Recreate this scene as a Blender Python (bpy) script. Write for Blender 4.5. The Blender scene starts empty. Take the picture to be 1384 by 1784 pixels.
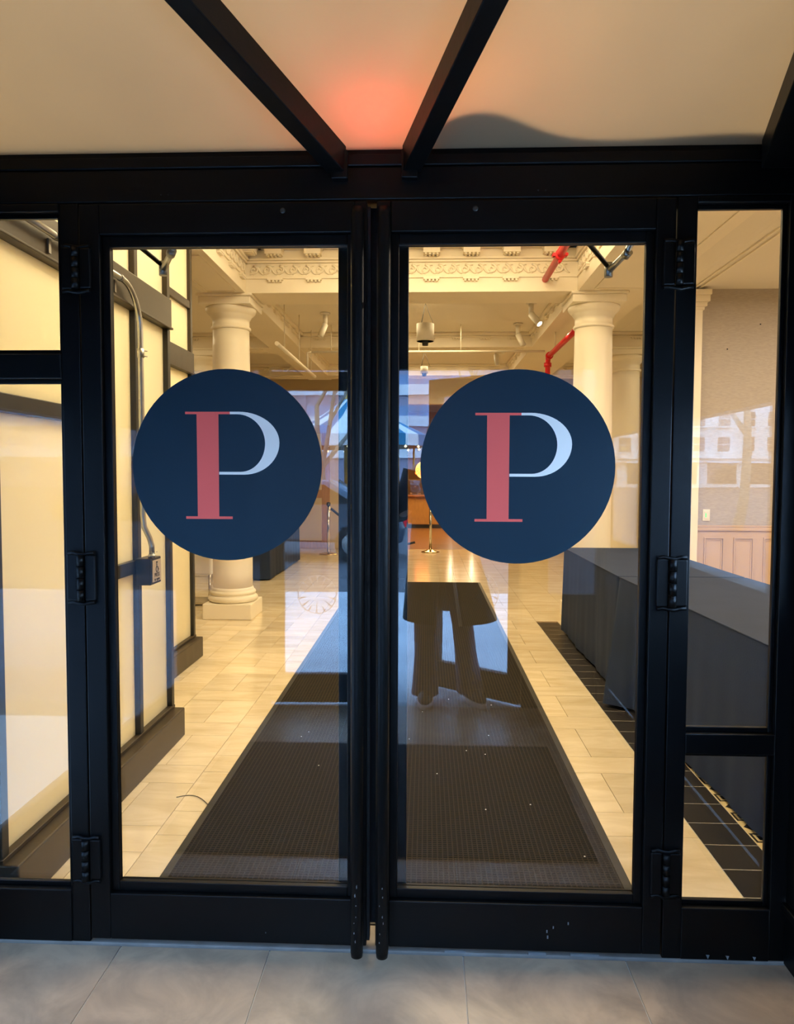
import bpy, bmesh, math, random
from mathutils import Vector, Matrix
random.seed(7)
S = bpy.context.scene
COL = S.collection
PI = math.pi

# ------------------------------------------------------------------ camera
CAM_F = 1279.76; CAM_YAW = .03973; CAM_PITCH = -.05008; CAM_ROLL = .00346
cd = bpy.data.cameras.new('camera'); cam = bpy.data.objects.new('camera', cd); COL.objects.link(cam)
cd.sensor_fit = 'VERTICAL'; cd.sensor_height = 36.0; cd.lens = 36.0 * CAM_F / 1784.0
cd.clip_start = .02; cd.clip_end = 300
_f = Vector((-math.sin(CAM_YAW)*math.cos(CAM_PITCH), math.cos(CAM_YAW)*math.cos(CAM_PITCH), math.sin(CAM_PITCH)))
_r = Vector((math.cos(CAM_YAW), math.sin(CAM_YAW), 0)); _u = _r.cross(_f)
_r2 = _r*math.cos(CAM_ROLL) + _u*math.sin(CAM_ROLL); _u2 = -_r*math.sin(CAM_ROLL) + _u*math.cos(CAM_ROLL)
_m = Matrix((_r2, _u2, -_f)).transposed().to_4x4(); _m.translation = Vector((0, -2.0525, 1.38))
cam.matrix_world = _m
S.camera = cam

# ------------------------------------------------------------------ world, exposure
w = bpy.data.worlds.new('sky'); S.world = w; w.use_nodes = True
nt = w.node_tree; nt.nodes.clear()
out = nt.nodes.new('ShaderNodeOutputWorld'); bg = nt.nodes.new('ShaderNodeBackground')
geo = nt.nodes.new('ShaderNodeNewGeometry'); sep = nt.nodes.new('ShaderNodeSeparateXYZ'); ramp = nt.nodes.new('ShaderNodeValToRGB')
neg = nt.nodes.new('ShaderNodeMath'); neg.operation = 'MULTIPLY'; neg.inputs[1].default_value = -1
nt.links.new(geo.outputs['Incoming'], sep.inputs[0]); nt.links.new(sep.outputs[2], neg.inputs[0]); nt.links.new(neg.outputs[0], ramp.inputs[0])
ramp.color_ramp.elements[0].position = 0.0; ramp.color_ramp.elements[0].color = (.46, .69, 1.0, 1)
ramp.color_ramp.elements[1].position = .8; ramp.color_ramp.elements[1].color = (.27, .53, 1.0, 1)
nt.links.new(ramp.outputs[0], bg.inputs[0]); bg.inputs[1].default_value = 12.0
nt.links.new(bg.outputs[0], out.inputs[0])
S.view_settings.view_transform = 'Standard'; S.view_settings.look = 'None'
S.view_settings.gamma = 1; S.view_settings.use_curve_mapping = False
S.view_settings.exposure = 0.45
S.cycles.use_denoising = True
S.cycles.transparent_max_bounces = 24; S.cycles.max_bounces = 10
S.cycles.caustics_reflective = False; S.cycles.caustics_refractive = False

WARM = (1.0, .79, .48)
def area(name, loc, sx, sy, power, color=WARM, rot=(0, 0, 0)):
    l = bpy.data.lights.new(name, 'AREA'); l.shape = 'RECTANGLE'; l.size = sx; l.size_y = sy; l.energy = power; l.color = color
    o = bpy.data.objects.new(name, l); COL.objects.link(o); o.location = loc; o.rotation_euler = rot
    return o
area('entrance_hall_ceiling_light', (0, 2.6, 3.52), 2.2, 3.2, 120)
area('middle_hall_ceiling_light', (-.1, 6.5, 3.235), 1.6, 1.2, 36)
area('side_bay_ceiling_light', (3.4, 2.6, 3.05), .9, 2.4, 88, (1, .84, .68))
area('left_bay_ceiling_light', (-3.6, 6.2, 3.2), 1.2, 1.6, 24)
area('right_rear_ceiling_light', (3.9, 6.6, 3.2), 1.2, 1.6, 24)
area('rear_hall_ceiling_light', (0, 9.4, 3.235), 1.6, 1.2, 30)
area('cafe_ceiling_light', (.3, 15.0, 3.55), 3.0, 4.0, 300, (1, .66, .28))
area('back_office_ceiling_light', (-2.7, 1.5, 3.7), 1.2, 2.4, 190, (1, .87, .62))

# ------------------------------------------------------------------ helpers
def s2l(c):
    r = []
    for v in c:
        v /= 255.0
        r.append(v/12.92 if v <= .04045 else ((v+.055)/1.055)**2.4)
    return (*r, 1)
MATS = {}
def mat(name, col, rough=.5, metal=0.0, var=.0, scale=6, bump=0.0, bscale=60, emit=None, estr=0, spec=.5, stretch=(1, 1, 1), coat=0):
    m = bpy.data.materials.new(name); m.use_nodes = True; n = m.node_tree; b = n.nodes['Principled BSDF']
    c = s2l(col)
    b.inputs['Base Color'].default_value = c; b.inputs['Roughness'].default_value = rough; b.inputs['Metallic'].default_value = metal
    b.inputs['Specular IOR Level'].default_value = spec; b.inputs['Coat Weight'].default_value = coat
    tc = n.nodes.new('ShaderNodeTexCoord'); mp = n.nodes.new('ShaderNodeMapping'); mp.inputs['Scale'].default_value = stretch
    n.links.new(tc.outputs['Object'], mp.inputs[0])
    if var:
        no = n.nodes.new('ShaderNodeTexNoise'); no.inputs['Scale'].default_value = scale; no.inputs['Detail'].default_value = 5
        n.links.new(mp.outputs[0], no.inputs['Vector'])
        rp = n.nodes.new('ShaderNodeValToRGB')
        rp.color_ramp.elements[0].position = .3; rp.color_ramp.elements[1].position = .7
        rp.color_ramp.elements[0].color = tuple(max(0, v*(1-var)) for v in c[:3]) + (1,)
        rp.color_ramp.elements[1].color = tuple(min(1, v*(1+var)) for v in c[:3]) + (1,)
        n.links.new(no.outputs['Fac'], rp.inputs[0]); n.links.new(rp.outputs[0], b.inputs['Base Color'])
    if bump:
        nb = n.nodes.new('ShaderNodeTexNoise'); nb.inputs['Scale'].default_value = bscale; nb.inputs['Detail'].default_value = 4
        n.links.new(mp.outputs[0], nb.inputs['Vector'])
        bp = n.nodes.new('ShaderNodeBump'); bp.inputs['Strength'].default_value = bump; bp.inputs['Distance'].default_value = .01
        n.links.new(nb.outputs['Fac'], bp.inputs['Height']); n.links.new(bp.outputs[0], b.inputs['Normal'])
    if emit:
        b.inputs['Emission Color'].default_value = s2l(emit); b.inputs['Emission Strength'].default_value = estr
    MATS[name] = m
    return m

def glass_mat(name, f0=.045, tint=(1, 1, 1), wav=0.0):
    m = bpy.data.materials.new(name); m.use_nodes = True; n = m.node_tree; n.nodes.clear()
    o = n.nodes.new('ShaderNodeOutputMaterial'); mx = n.nodes.new('ShaderNodeMixShader')
    t = n.nodes.new('ShaderNodeBsdfTransparent'); t.inputs[0].default_value = (*tint, 1)
    g = n.nodes.new('ShaderNodeBsdfGlossy'); g.inputs['Roughness'].default_value = 0.0; g.inputs['Color'].default_value = (1, 1, 1, 1)
    lw = n.nodes.new('ShaderNodeLayerWeight'); lw.inputs['Blend'].default_value = .5
    p = n.nodes.new('ShaderNodeMath'); p.operation = 'POWER'; p.inputs[1].default_value = 5
    ma = n.nodes.new('ShaderNodeMath'); ma.operation = 'MULTIPLY_ADD'; ma.inputs[1].default_value = 1-f0; ma.inputs[2].default_value = f0
    n.links.new(lw.outputs['Facing'], p.inputs[0]); n.links.new(p.outputs[0], ma.inputs[0]); n.links.new(ma.outputs[0], mx.inputs[0])
    if wav:
        tc = n.nodes.new('ShaderNodeTexCoord'); no = n.nodes.new('ShaderNodeTexNoise'); no.inputs['Scale'].default_value = 2.0
        n.links.new(tc.outputs['Object'], no.inputs['Vector'])
        bp = n.nodes.new('ShaderNodeBump'); bp.inputs['Strength'].default_value = wav; bp.inputs['Distance'].default_value = .01
        n.links.new(no.outputs['Fac'], bp.inputs['Height']); n.links.new(bp.outputs[0], g.inputs['Normal'])
    n.links.new(t.outputs[0], mx.inputs[1]); n.links.new(g.outputs[0], mx.inputs[2]); n.links.new(mx.outputs[0], o.inputs[0])
    MATS[name] = m; return m

def sheet_mat(name, col, tcol, tfac, rough=.4, gloss=.04, var=0, scale=1.2):
    """frosted / translucent sheet: diffuse + translucent + a little gloss"""
    m = bpy.data.materials.new(name); m.use_nodes = True; n = m.node_tree; n.nodes.clear()
    o = n.nodes.new('ShaderNodeOutputMaterial'); d = n.nodes.new('ShaderNodeBsdfDiffuse'); t = n.nodes.new('ShaderNodeBsdfTranslucent')
    d.inputs[0].default_value = s2l(col); t.inputs[0].default_value = s2l(tcol)
    mx = n.nodes.new('ShaderNodeMixShader'); mx.inputs[0].default_value = tfac
    g = n.nodes.new('ShaderNodeBsdfGlossy'); g.inputs['Roughness'].default_value = rough
    m2 = n.nodes.new('ShaderNodeMixShader'); m2.inputs[0].default_value = gloss
    if var:
        tc = n.nodes.new('ShaderNodeTexCoord'); no = n.nodes.new('ShaderNodeTexNoise'); no.inputs['Scale'].default_value = scale; no.inputs['Detail'].default_value = 6
        n.links.new(tc.outputs['Object'], no.inputs['Vector'])
        rp = n.nodes.new('ShaderNodeValToRGB'); c = s2l(tcol)
        rp.color_ramp.elements[0].position = .3; rp.color_ramp.elements[1].position = .7
        rp.color_ramp.elements[0].color = tuple(v*(1-var) for v in c[:3]) + (1,); rp.color_ramp.elements[1].color = tuple(min(1, v*(1+var)) for v in c[:3]) + (1,)
        n.links.new(no.outputs['Fac'], rp.inputs[0]); n.links.new(rp.outputs[0], t.inputs[0])
    n.links.new(d.outputs[0], mx.inputs[1]); n.links.new(t.outputs[0], mx.inputs[2])
    n.links.new(mx.outputs[0], m2.inputs[1]); n.links.new(g.outputs[0], m2.inputs[2]); n.links.new(m2.outputs[0], o.inputs[0])
    MATS[name] = m; return m

WLOC = {}
def wl(o):
    return WLOC.get(o.name, Vector((0, 0, 0))) if o else Vector((0, 0, 0))
def tag(o, label=None, cat=None, group=None, kind=None):
    if label: o['label'] = label
    if cat: o['category'] = cat
    if group: o['group'] = group
    if kind: o['kind'] = kind
    return o
def thing(name, loc, label, cat, group=None):
    o = bpy.data.objects.new(name, None); COL.objects.link(o); o.location = loc; o.empty_display_size = .1
    WLOC[o.name] = Vector(loc)
    return tag(o, label, cat, group)
def struct(name, loc=(0, 0, 0)):
    o = bpy.data.objects.new(name, None); COL.objects.link(o); o.location = loc; o.empty_display_size = .1
    WLOC[o.name] = Vector(loc); o['kind'] = 'structure'
    return o
def link_mesh(name, me, parent=None, loc=None, rot=(0, 0, 0)):
    """object at world position loc (unrotated parents), child of parent"""
    o = bpy.data.objects.new(name, me); COL.objects.link(o)
    L = Vector(loc) if loc is not None else wl(parent)
    WLOC[o.name] = L.copy()
    if parent: o.parent = parent
    o.location = L - wl(parent); o.rotation_euler = rot
    return o

class MB:
    def __init__(self): self.v = []; self.f = []; self.sm = []
    def add(self, vs, fs, smooth=False):
        b = len(self.v); self.v += [tuple(p) for p in vs]
        for f in fs: self.f.append([b+i for i in f]); self.sm.append(smooth)
        return self
    def box(self, x0, x1, y0, y1, z0, z1):
        return self.add([(x0,y0,z0),(x1,y0,z0),(x1,y1,z0),(x0,y1,z0),(x0,y0,z1),(x1,y0,z1),(x1,y1,z1),(x0,y1,z1)],
                        [(0,3,2,1),(4,5,6,7),(0,1,5,4),(1,2,6,5),(2,3,7,6),(3,0,4,7)])
    def hexa(self, bot, top):
        return self.add(list(bot)+list(top), [(3,2,1,0),(4,5,6,7),(0,1,5,4),(1,2,6,5),(2,3,7,6),(3,0,4,7)])
    def tube(self, pts, r, n=10, cap=True, smooth=True):
        pts = [Vector(p) for p in pts]; rs = r if isinstance(r, (list, tuple)) else [r]*len(pts)
        vs = []; fs = []; up = None
        for i, p in enumerate(pts):
            a = pts[min(i+1, len(pts)-1)] - pts[max(i-1, 0)]
            if a.length < 1e-9: a = Vector((0, 0, 1))
            a.normalize()
            if up is None:
                up = Vector((0, 0, 1)) if abs(a.z) < .9 else Vector((1, 0, 0))
            s = a.cross(up)
            if s.length < 1e-6: s = a.cross(Vector((0, 1, 0)))
            s.normalize(); up = s.cross(a).normalized()
            for k in range(n):
                t = 2*PI*k/n; vs.append(p + s*math.cos(t)*rs[i] + up*math.sin(t)*rs[i])
        for i in range(len(pts)-1):
            for k in range(n):
                k2 = (k+1) % n; fs.append((i*n+k, i*n+k2, (i+1)*n+k2, (i+1)*n+k))
        self.add(vs, fs, smooth)
        if cap:
            b = len(self.v) - len(vs)
            self.f.append([b+k for k in range(n)][::-1]); self.sm.append(False)
            e = b + (len(pts)-1)*n
            self.f.append([e+k for k in range(n)]); self.sm.append(False)
        return self
    def lathe(self, prof, c=(0, 0, 0), n=28, smooth=True):
        vs = []; fs = []
        for r, z in prof:
            for k in range(n):
                t = 2*PI*k/n; vs.append((c[0]+r*math.cos(t), c[1]+r*math.sin(t), c[2]+z))
        m = len(prof)
        for i in range(m-1):
            for k in range(n):
                k2 = (k+1) % n; fs.append((i*n+k, i*n+k2, (i+1)*n+k2, (i+1)*n+k))
        self.add(vs, fs, smooth)
        b = len(self.v)-len(vs)
        if prof[0][0] > 1e-5: self.f.append([b+k for k in range(n)][::-1]); self.sm.append(False)
        if prof[-1][0] > 1e-5: self.f.append([b+(m-1)*n+k for k in range(n)]); self.sm.append(False)
        return self
    def prism(self, poly, fn, d0, d1):
        """polygon of (a,b) extruded between d0 and d1; fn(a,b,d)->xyz"""
        n = len(poly)
        vs = [fn(a, b, d0) for a, b in poly] + [fn(a, b, d1) for a, b in poly]
        fs = [list(range(n))[::-1], list(range(n, 2*n))] + [(i, (i+1) % n, n+(i+1) % n, n+i) for i in range(n)]
        return self.add(vs, fs)
    def loft(self, rings, cap=True, smooth=True, closed=True):
        n = len(rings[0]); vs = [p for r in rings for p in r]; fs = []
        for i in range(len(rings)-1):
            for k in range(n if closed else n-1):
                k2 = (k+1) % n; fs.append((i*n+k, i*n+k2, (i+1)*n+k2, (i+1)*n+k))
        self.add(vs, fs, smooth)
        if cap and closed:
            b = len(self.v)-len(vs)
            self.f.append([b+k for k in range(n)][::-1]); self.sm.append(False)
            e = b+(len(rings)-1)*n; self.f.append([e+k for k in range(n)]); self.sm.append(False)
        return self
    def mesh(self, name, m, origin=(0, 0, 0)):
        o = Vector(origin); me = bpy.data.meshes.new(name)
        me.from_pydata([tuple(Vector(p)-o) for p in self.v], [], self.f)
        me.polygons.foreach_set('use_smooth', self.sm)
        bm = bmesh.new(); bm.from_mesh(me); bmesh.ops.recalc_face_normals(bm, faces=bm.faces); bm.to_mesh(me); bm.free()
        me.materials.append(MATS[m] if isinstance(m, str) else m)
        return me
    def build(self, name, m, parent=None, origin=None, bev=0.0, solid=0.0, subsurf=0):
        if origin is None:
            if parent is not None: origin = wl(parent)
            else:
                xs = [p[0] for p in self.v]; ys = [p[1] for p in self.v]; zs = [p[2] for p in self.v]
                origin = ((min(xs)+max(xs))/2, (min(ys)+max(ys))/2, min(zs))
        o = link_mesh(name, self.mesh(name, m, origin), parent, origin)
        if bev:
            md = o.modifiers.new('bevel', 'BEVEL'); md.width = bev; md.segments = 2; md.limit_method = 'ANGLE'
        if solid:
            md = o.modifiers.new('solid', 'SOLIDIFY'); md.thickness = solid
        if subsurf:
            md = o.modifiers.new('sub', 'SUBSURF'); md.levels = subsurf; md.render_levels = subsurf
        return o
def B(x0, x1, y0, y1, z0, z1): return MB().box(x0, x1, y0, y1, z0, z1)

def text_mesh(name, body, size, m, extrude=.001):
    cu = bpy.data.curves.new(name, 'FONT'); cu.body = body; cu.size = size; cu.align_x = 'CENTER'; cu.align_y = 'CENTER'; cu.extrude = extrude
    o = bpy.data.objects.new(name+'_tmp', cu); COL.objects.link(o)
    dg = bpy.context.evaluated_depsgraph_get(); me = bpy.data.meshes.new_from_object(o.evaluated_get(dg))
    bpy.data.objects.remove(o); me.name = name; me.materials.clear(); me.materials.append(MATS[m])
    return me

# ------------------------------------------------------------------ materials
mat('black_steel', (4, 4, 4), .40, 0, var=.25, scale=9, bump=.05, bscale=40, spec=.20)
mat('chipped_paint', (120, 122, 122), .8)
mat('dull_sill', (128, 124, 118), .7, .2, var=.2, scale=12)
mat('weather_seal', (20, 20, 20), .8, bump=.2)
mat('brown_steel', (66, 56, 44), .42, .25, var=.12, scale=5, bump=.03)
mat('dark_mullion', (50, 49, 45), .42, .2, var=.12, scale=5)
mat('cream_paint', (244, 232, 208), .55, var=.03, scale=2, bump=.03, bscale=30)
mat('ceiling_paint', (236, 226, 206), .7, var=.03, scale=1)
mat('column_paint', (246, 236, 214), .45, var=.02, scale=3)
mat('grout', (150, 126, 92), .9)
mat('vest_grout', (196, 192, 184), .9)
mat('navy_vinyl', (13, 40, 54), .45, var=.06, scale=3, spec=.3)
mat('pink_vinyl', (255, 98, 84), .5)
mat('white_vinyl', (250, 242, 230), .5)
mat('rubber', (26, 25, 24), .55)
mat('vest_mat', (26, 25, 24), .9, bump=.4, bscale=150)
mat('navy_cloth', (36, 49, 74), .75, var=.10, scale=4, bump=.10, bscale=160, spec=.25)
mat('steel_conduit', (190, 192, 190), .28, .9, var=.1, scale=20)
mat('zinc', (150, 150, 148), .35, .9)
mat('black_plastic', (30, 30, 30), .4)
mat('label_plate', (205, 190, 168), .4, .3)
mat('ink', (25, 22, 20), .6)
mat('red_pipe', (206, 26, 32), .35, var=.1, scale=10)
mat('white_pipe', (226, 214, 190), .5)
mat('white_fixture', (232, 224, 206), .45)
mat('shade_fabric', (232, 226, 212), .8)
mat('lamp_lens', (255, 250, 240), .3, emit=(255, 244, 220), estr=9)
mat('chrome', (215, 210, 200), .12, 1.0)
mat('brass_chrome', (222, 200, 160), .14, 1.0)
mat('belt', (22, 22, 24), .7)
mat('wallpaper', (178, 166, 152), .85, var=.10, scale=26, bump=.12, bscale=140, stretch=(1, 1, 6))
mat('wainscot', (196, 166, 134), .6, var=.03, scale=2)
mat('switch_white', (236, 230, 216), .4)
mat('green_led', (90, 230, 120), .4, emit=(80, 230, 120), estr=.6)
mat('yellow_wall', (222, 176, 50), .7)
mat('back_wall', (206, 186, 150), .7, var=.05, scale=1.5)
mat('wood_ribs', (176, 128, 72), .5, var=.15, scale=6, stretch=(6, 1, 1))
mat('wood_top', (140, 84, 48), .35, var=.15, scale=5)
mat('wood_floor', (120, 78, 40), .3, var=.2, scale=3, stretch=(1, 5, 1))
mat('cafe_wall', (196, 150, 92), .7, var=.08, scale=2)
mat('amber_globe', (255, 200, 120), .3, emit=(255, 190, 100), estr=1.6)
mat('neon_orange', (255, 90, 40), .3, emit=(255, 84, 30), estr=7)
mat('sign_glow', (255, 246, 220), .3, emit=(255, 240, 200), estr=11)
mat('case_frame', (150, 120, 70), .3, .8)
mat('white_drape', (236, 232, 224), .75, var=.04, scale=8)
mat('pavement', (190, 194, 198), .8, var=.16, scale=1.2, bump=.2, bscale=30)
mat('asphalt', (82, 86, 92), .85, var=.12, scale=3)
mat('band_light', (226, 230, 236), .6, var=.04)
mat('band_mauve', (150, 146, 168), .6, var=.06)
mat('band_glass', (120, 150, 190), .12)
mat('stone_pale', (226, 224, 220), .7, var=.05)
mat('window_dark', (52, 60, 72), .2)
mat('bark', (146, 136, 122), .9, var=.25, scale=5)
mat('hedge', (30, 46, 30), .9, var=.4, scale=12)
mat('teal_canvas', (40, 130, 170), .7)
mat('white_canvas', (235, 238, 240), .7)
mat('bulb', (255, 236, 190), .3, emit=(255, 230, 170), estr=14)
mat('gold_paint', (200, 150, 60), .35, .6)
mat('car_paint', (70, 84, 100), .18, .4, coat=.6)
mat('car_glass', (20, 26, 32), .06)
mat('tyre', (22, 22, 22), .8)
mat('tail_red', (190, 30, 40), .3, emit=(220, 30, 50), estr=1.5)
mat('skin', (214, 170, 140), .5)
mat('hair', (52, 36, 26), .6, var=.2, scale=30)
mat('denim', (56, 70, 96), .85, var=.2, scale=14, bump=.1)
mat('coat_wool', (30, 27, 25), .9, var=.15, scale=20, bump=.15)
mat('coat_lining', (172, 170, 166), .7)
mat('shoe_black', (26, 26, 28), .5)
mat('shoe_sole', (225, 226, 228), .6)
mat('phone', (24, 24, 26), .3)
mat('red_neon', (255, 40, 50), .3, emit=(255, 40, 56), estr=24)
mat('facade', (200, 186, 164), .8, var=.06)
mat('mosaic_cream', (222, 200, 150), .4, var=.06, scale=30)
glass_mat('door_glass', .050, (.97, .985, .97), wav=.04)
glass_mat('clear_glass', .04, (.98, .99, .99))
glass_mat('tinted_glass', .04, (.42, .45, .48))  # tint added to dim the street light reflected through these panes
sheet_mat('frosted_glass', (214, 212, 196), (250, 244, 222), .55, .35, .03)
sheet_mat('roof_sheet', (160, 138, 110), (200, 160, 118), .60, .3, .02, var=.06, scale=1.6)

sheet_mat('etched_white', (225, 230, 235), (235, 240, 245), .6, .5, .02)
sheet_mat('wet_debris', (120, 118, 118), (150, 148, 150), .6, .5, .03, var=.2, scale=9)
def floor_material(name, base, vein, rough, stretch, darkvar=.10, bump=0.02):
    m = bpy.data.materials.new(name); m.use_nodes = True; n = m.node_tree; b = n.nodes['Principled BSDF']
    tc = n.nodes.new('ShaderNodeTexCoord'); oi = n.nodes.new('ShaderNodeObjectInfo')
    va = n.nodes.new('ShaderNodeVectorMath'); va.operation = 'ADD'
    sc = n.nodes.new('ShaderNodeVectorMath'); sc.operation = 'SCALE'; sc.inputs['Scale'].default_value = 7.3
    n.links.new(oi.outputs['Location'], sc.inputs[0]); n.links.new(tc.outputs['Object'], va.inputs[0]); n.links.new(sc.outputs[0], va.inputs[1])
    mp = n.nodes.new('ShaderNodeMapping'); mp.inputs['Scale'].default_value = stretch; n.links.new(va.outputs[0], mp.inputs[0])
    no = n.nodes.new('ShaderNodeTexNoise'); no.inputs['Scale'].default_value = 3.0; no.inputs['Detail'].default_value = 8; no.inputs['Roughness'].default_value = .62
    no.inputs['Distortion'].default_value = .6
    n.links.new(mp.outputs[0], no.inputs['Vector'])
    rp = n.nodes.new('ShaderNodeValToRGB'); rp.color_ramp.elements[0].position = .30; rp.color_ramp.elements[1].position = .62
    rp.color_ramp.elements[0].color = s2l(vein); rp.color_ramp.elements[1].color = s2l(base)
    n.links.new(no.outputs['Fac'], rp.inputs[0])
    hs = n.nodes.new('ShaderNodeHueSaturation'); mr = n.nodes.new('ShaderNodeMapRange')
    mr.inputs['To Min'].default_value = 1-darkvar; mr.inputs['To Max'].default_value = 1+darkvar*.5
    n.links.new(oi.outputs['Random'], mr.inputs[0]); n.links.new(mr.outputs[0], hs.inputs['Value']); n.links.new(rp.outputs[0], hs.inputs['Color'])
    n.links.new(hs.outputs[0], b.inputs['Base Color'])
    b.inputs['Roughness'].default_value = rough
    if bump:
        bp = n.nodes.new('ShaderNodeBump'); bp.inputs['Strength'].default_value = bump; n.links.new(no.outputs['Fac'], bp.inputs['Height']); n.links.new(bp.outputs[0], b.inputs['Normal'])
    MATS[name] = m; return m
floor_material('marble', (238, 222, 192), (214, 194, 156), .15, (.7, 2.6, 1), .12)
floor_material('black_tile', (46, 42, 40), (34, 31, 30), .34, (2, 2, 1), .12)
floor_material('grey_tile', (178, 152, 124), (134, 116, 98), .32, (1.6, 1.6, 1), .05, .03)

def waffle_material():
    m = bpy.data.materials.new('waffle_pile'); m.use_nodes = True; n = m.node_tree; b = n.nodes['Principled BSDF']
    tc = n.nodes.new('ShaderNodeTexCoord'); br = n.nodes.new('ShaderNodeTexBrick')
    mp = n.nodes.new('ShaderNodeMapping'); n.links.new(tc.outputs['Object'], mp.inputs[0]); n.links.new(mp.outputs[0], br.inputs['Vector'])
    br.offset = 0.0; br.squash = 1.0
    br.inputs['Scale'].default_value = 1.0; br.inputs['Brick Width'].default_value = .0185; br.inputs['Row Height'].default_value = .0150
    br.inputs['Mortar Size'].default_value = .0026; br.inputs['Mortar Smooth'].default_value = .3
    br.inputs['Color1'].default_value = s2l((17, 15, 13)); br.inputs['Color2'].default_value = s2l((22, 19, 16)); br.inputs['Mortar'].default_value = s2l((50, 43, 34))
    n.links.new(br.outputs['Color'], b.inputs['Base Color']); b.inputs['Roughness'].default_value = .95; b.inputs['Specular IOR Level'].default_value = .2
    bp = n.nodes.new('ShaderNodeBump'); bp.inputs['Strength'].default_value = .6; bp.inputs['Distance'].default_value = .003
    n.links.new(br.outputs['Fac'], bp.inputs['Height']); n.links.new(bp.outputs[0], b.inputs['Normal'])
    MATS['waffle_pile'] = m
waffle_material()

# ================================================================== FLOORS
ZF = 0.0
fl = struct('floor', (0, 0, 0))
B(-7, 6, .12, 11.6, -.10, -.006).build('floor_bed', 'grout', fl)
tile_meshes = {}
def tile_mesh(sx, sy, m, th=.02, gap=.0025):
    k = (round(sx, 3), round(sy, 3), m)
    if k not in tile_meshes:
        tile_meshes[k] = B(-sx/2+gap/2, sx/2-gap/2, -sy/2+gap/2, sy/2-gap/2, -th, 0).mesh('tile', m)
    return tile_meshes[k]
rest = MB()
def lay(x0, x1, y0, y1, near):
    if near:
        link_mesh('tile', tile_mesh(x1-x0, y1-y0, 'marble'), fl, ((x0+x1)/2, (y0+y1)/2, 0))
    else:
        rest.box(x0+.00125, x1-.00125, y0+.00125, y1-.00125, -.02, 0)
CW = .405
def near_tile(x0, x1, y0, y1):
    if y0 > 5.2: return False
    if -2.6 < x0 and x1 <= -.85: return True
    return x1 > .66 and x1 < 1.06
cols = [(-1.03 + CW*k, -1.03 + CW*(k+1)) for k in range(-14, 4)] + [(.59, 1.047)]
for ci, (x0, x1) in enumerate(cols):
    y = .12; phase = ci % 3
    first = {0: .21, 1: .41, 2: .14}[phase]; k = 0 if phase != 1 else 1
    y1 = y + first
    while y < 11.6:
        big = (k % 2 == 1)
        y1 = min(y1, 11.6)
        if big and (x1-x0) > .3:
            xm = (x0+x1)/2
            lay(x0, xm, y, y1, near_tile(x0, xm, y, y1)); lay(xm, x1, y, y1, near_tile(xm, x1, y, y1))
        else:
            lay(x0, x1, y, y1, near_tile(x0, x1, y, y1))
        y = y1; k += 1; y1 = y + (.40 if k % 2 == 1 else .20)
# floor right of the black border
yy = .12
while yy < 11.6:
    xx = 1.25 if yy < 4.75 else 1.047
    x = xx
    while x < 6:
        rest.box(x+.001, min(x+.405, 6)-.001, yy+.001, min(yy+.4, 11.6)-.001, -.02, 0); x += .405
    yy += .4
r_ = rest.build('tile_field', 'marble', fl); r_['kind'] = 'stuff'
# black border tiles
y = .16
while y < 4.74:
    link_mesh('border_tile', tile_mesh(.203, .174, 'black_tile', gap=.0045), fl, (1.1485, y+.087, 0)); y += .174
B(1.047, 1.25, .16, 4.75, -.0059, -.0006).build('border_grout', 'vest_grout', fl)
# mosaic border strip (cream ground, black pieces)
B(1.252, 1.42, .2, 1.7, -.02, .0006).build('mosaic_strip', 'mosaic_cream', fl)
y = .30; k = 0
while y < 1.62:
    cx = 1.290
    if k % 2 == 0:
        MB().prism([(cx-.034, y), (cx, y-.036), (cx+.034, y), (cx, y+.036)], lambda a, b, d: (a, b, d), .0, .0012).build('mosaic_piece', 'black_tile', fl)
    else:
        MB().prism([(cx-.016, y-.016), (cx+.016, y-.016), (cx+.016, y+.016), (cx-.016, y+.016)], lambda a, b, d: (a, b, d), .0, .0012).build('mosaic_piece', 'black_tile', fl)
        fr = MB(); o_, i_ = .036, .027
        for a in ((cx-o_, cx+o_, y-o_, y-i_), (cx-o_, cx+o_, y+i_, y+o_), (cx-o_, cx-i_, y-i_, y+i_), (cx+i_, cx+o_, y-i_, y+i_)):
            fr.box(*a, 0, .0012)
        fr.build('mosaic_frame', 'black_tile', fl)
    y += .088; k += 1

# vestibule floor
fv = struct('floor_vestibule', (0, 0, 0))
B(-1.5, 1.2, -2.22, .12, -.10, -.004).build('floor_bed', 'vest_grout', fv)
vx = [-1.42, -.885, -.447, .113, .575, 1.10]; vy = [-2.2, -1.5, -.75, .0]
for i in range(len(vx)-1):
    for j in range(len(vy)-1):
        sx, sy = vx[i+1]-vx[i], vy[j+1]-vy[j]
        link_mesh('tile', tile_mesh(sx, sy, 'grey_tile', gap=.004), fv, ((vx[i]+vx[i+1])/2, (vy[j]+vy[j+1])/2, 0))
B(-1.42, 1.10, .0, .12, -.02, .008).build('threshold', 'dull_sill', fv, bev=.003)

# street
fs_ = struct('floor_sidewalk', (0, -7, 0))
B(-30, 30, -6.5, -2.22, -.10, -.01).build('pavement', 'pavement', fs_)
B(-120, 120, -110, -6.5, -.2, -.10).build('roadway', 'asphalt', fs_)

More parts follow.
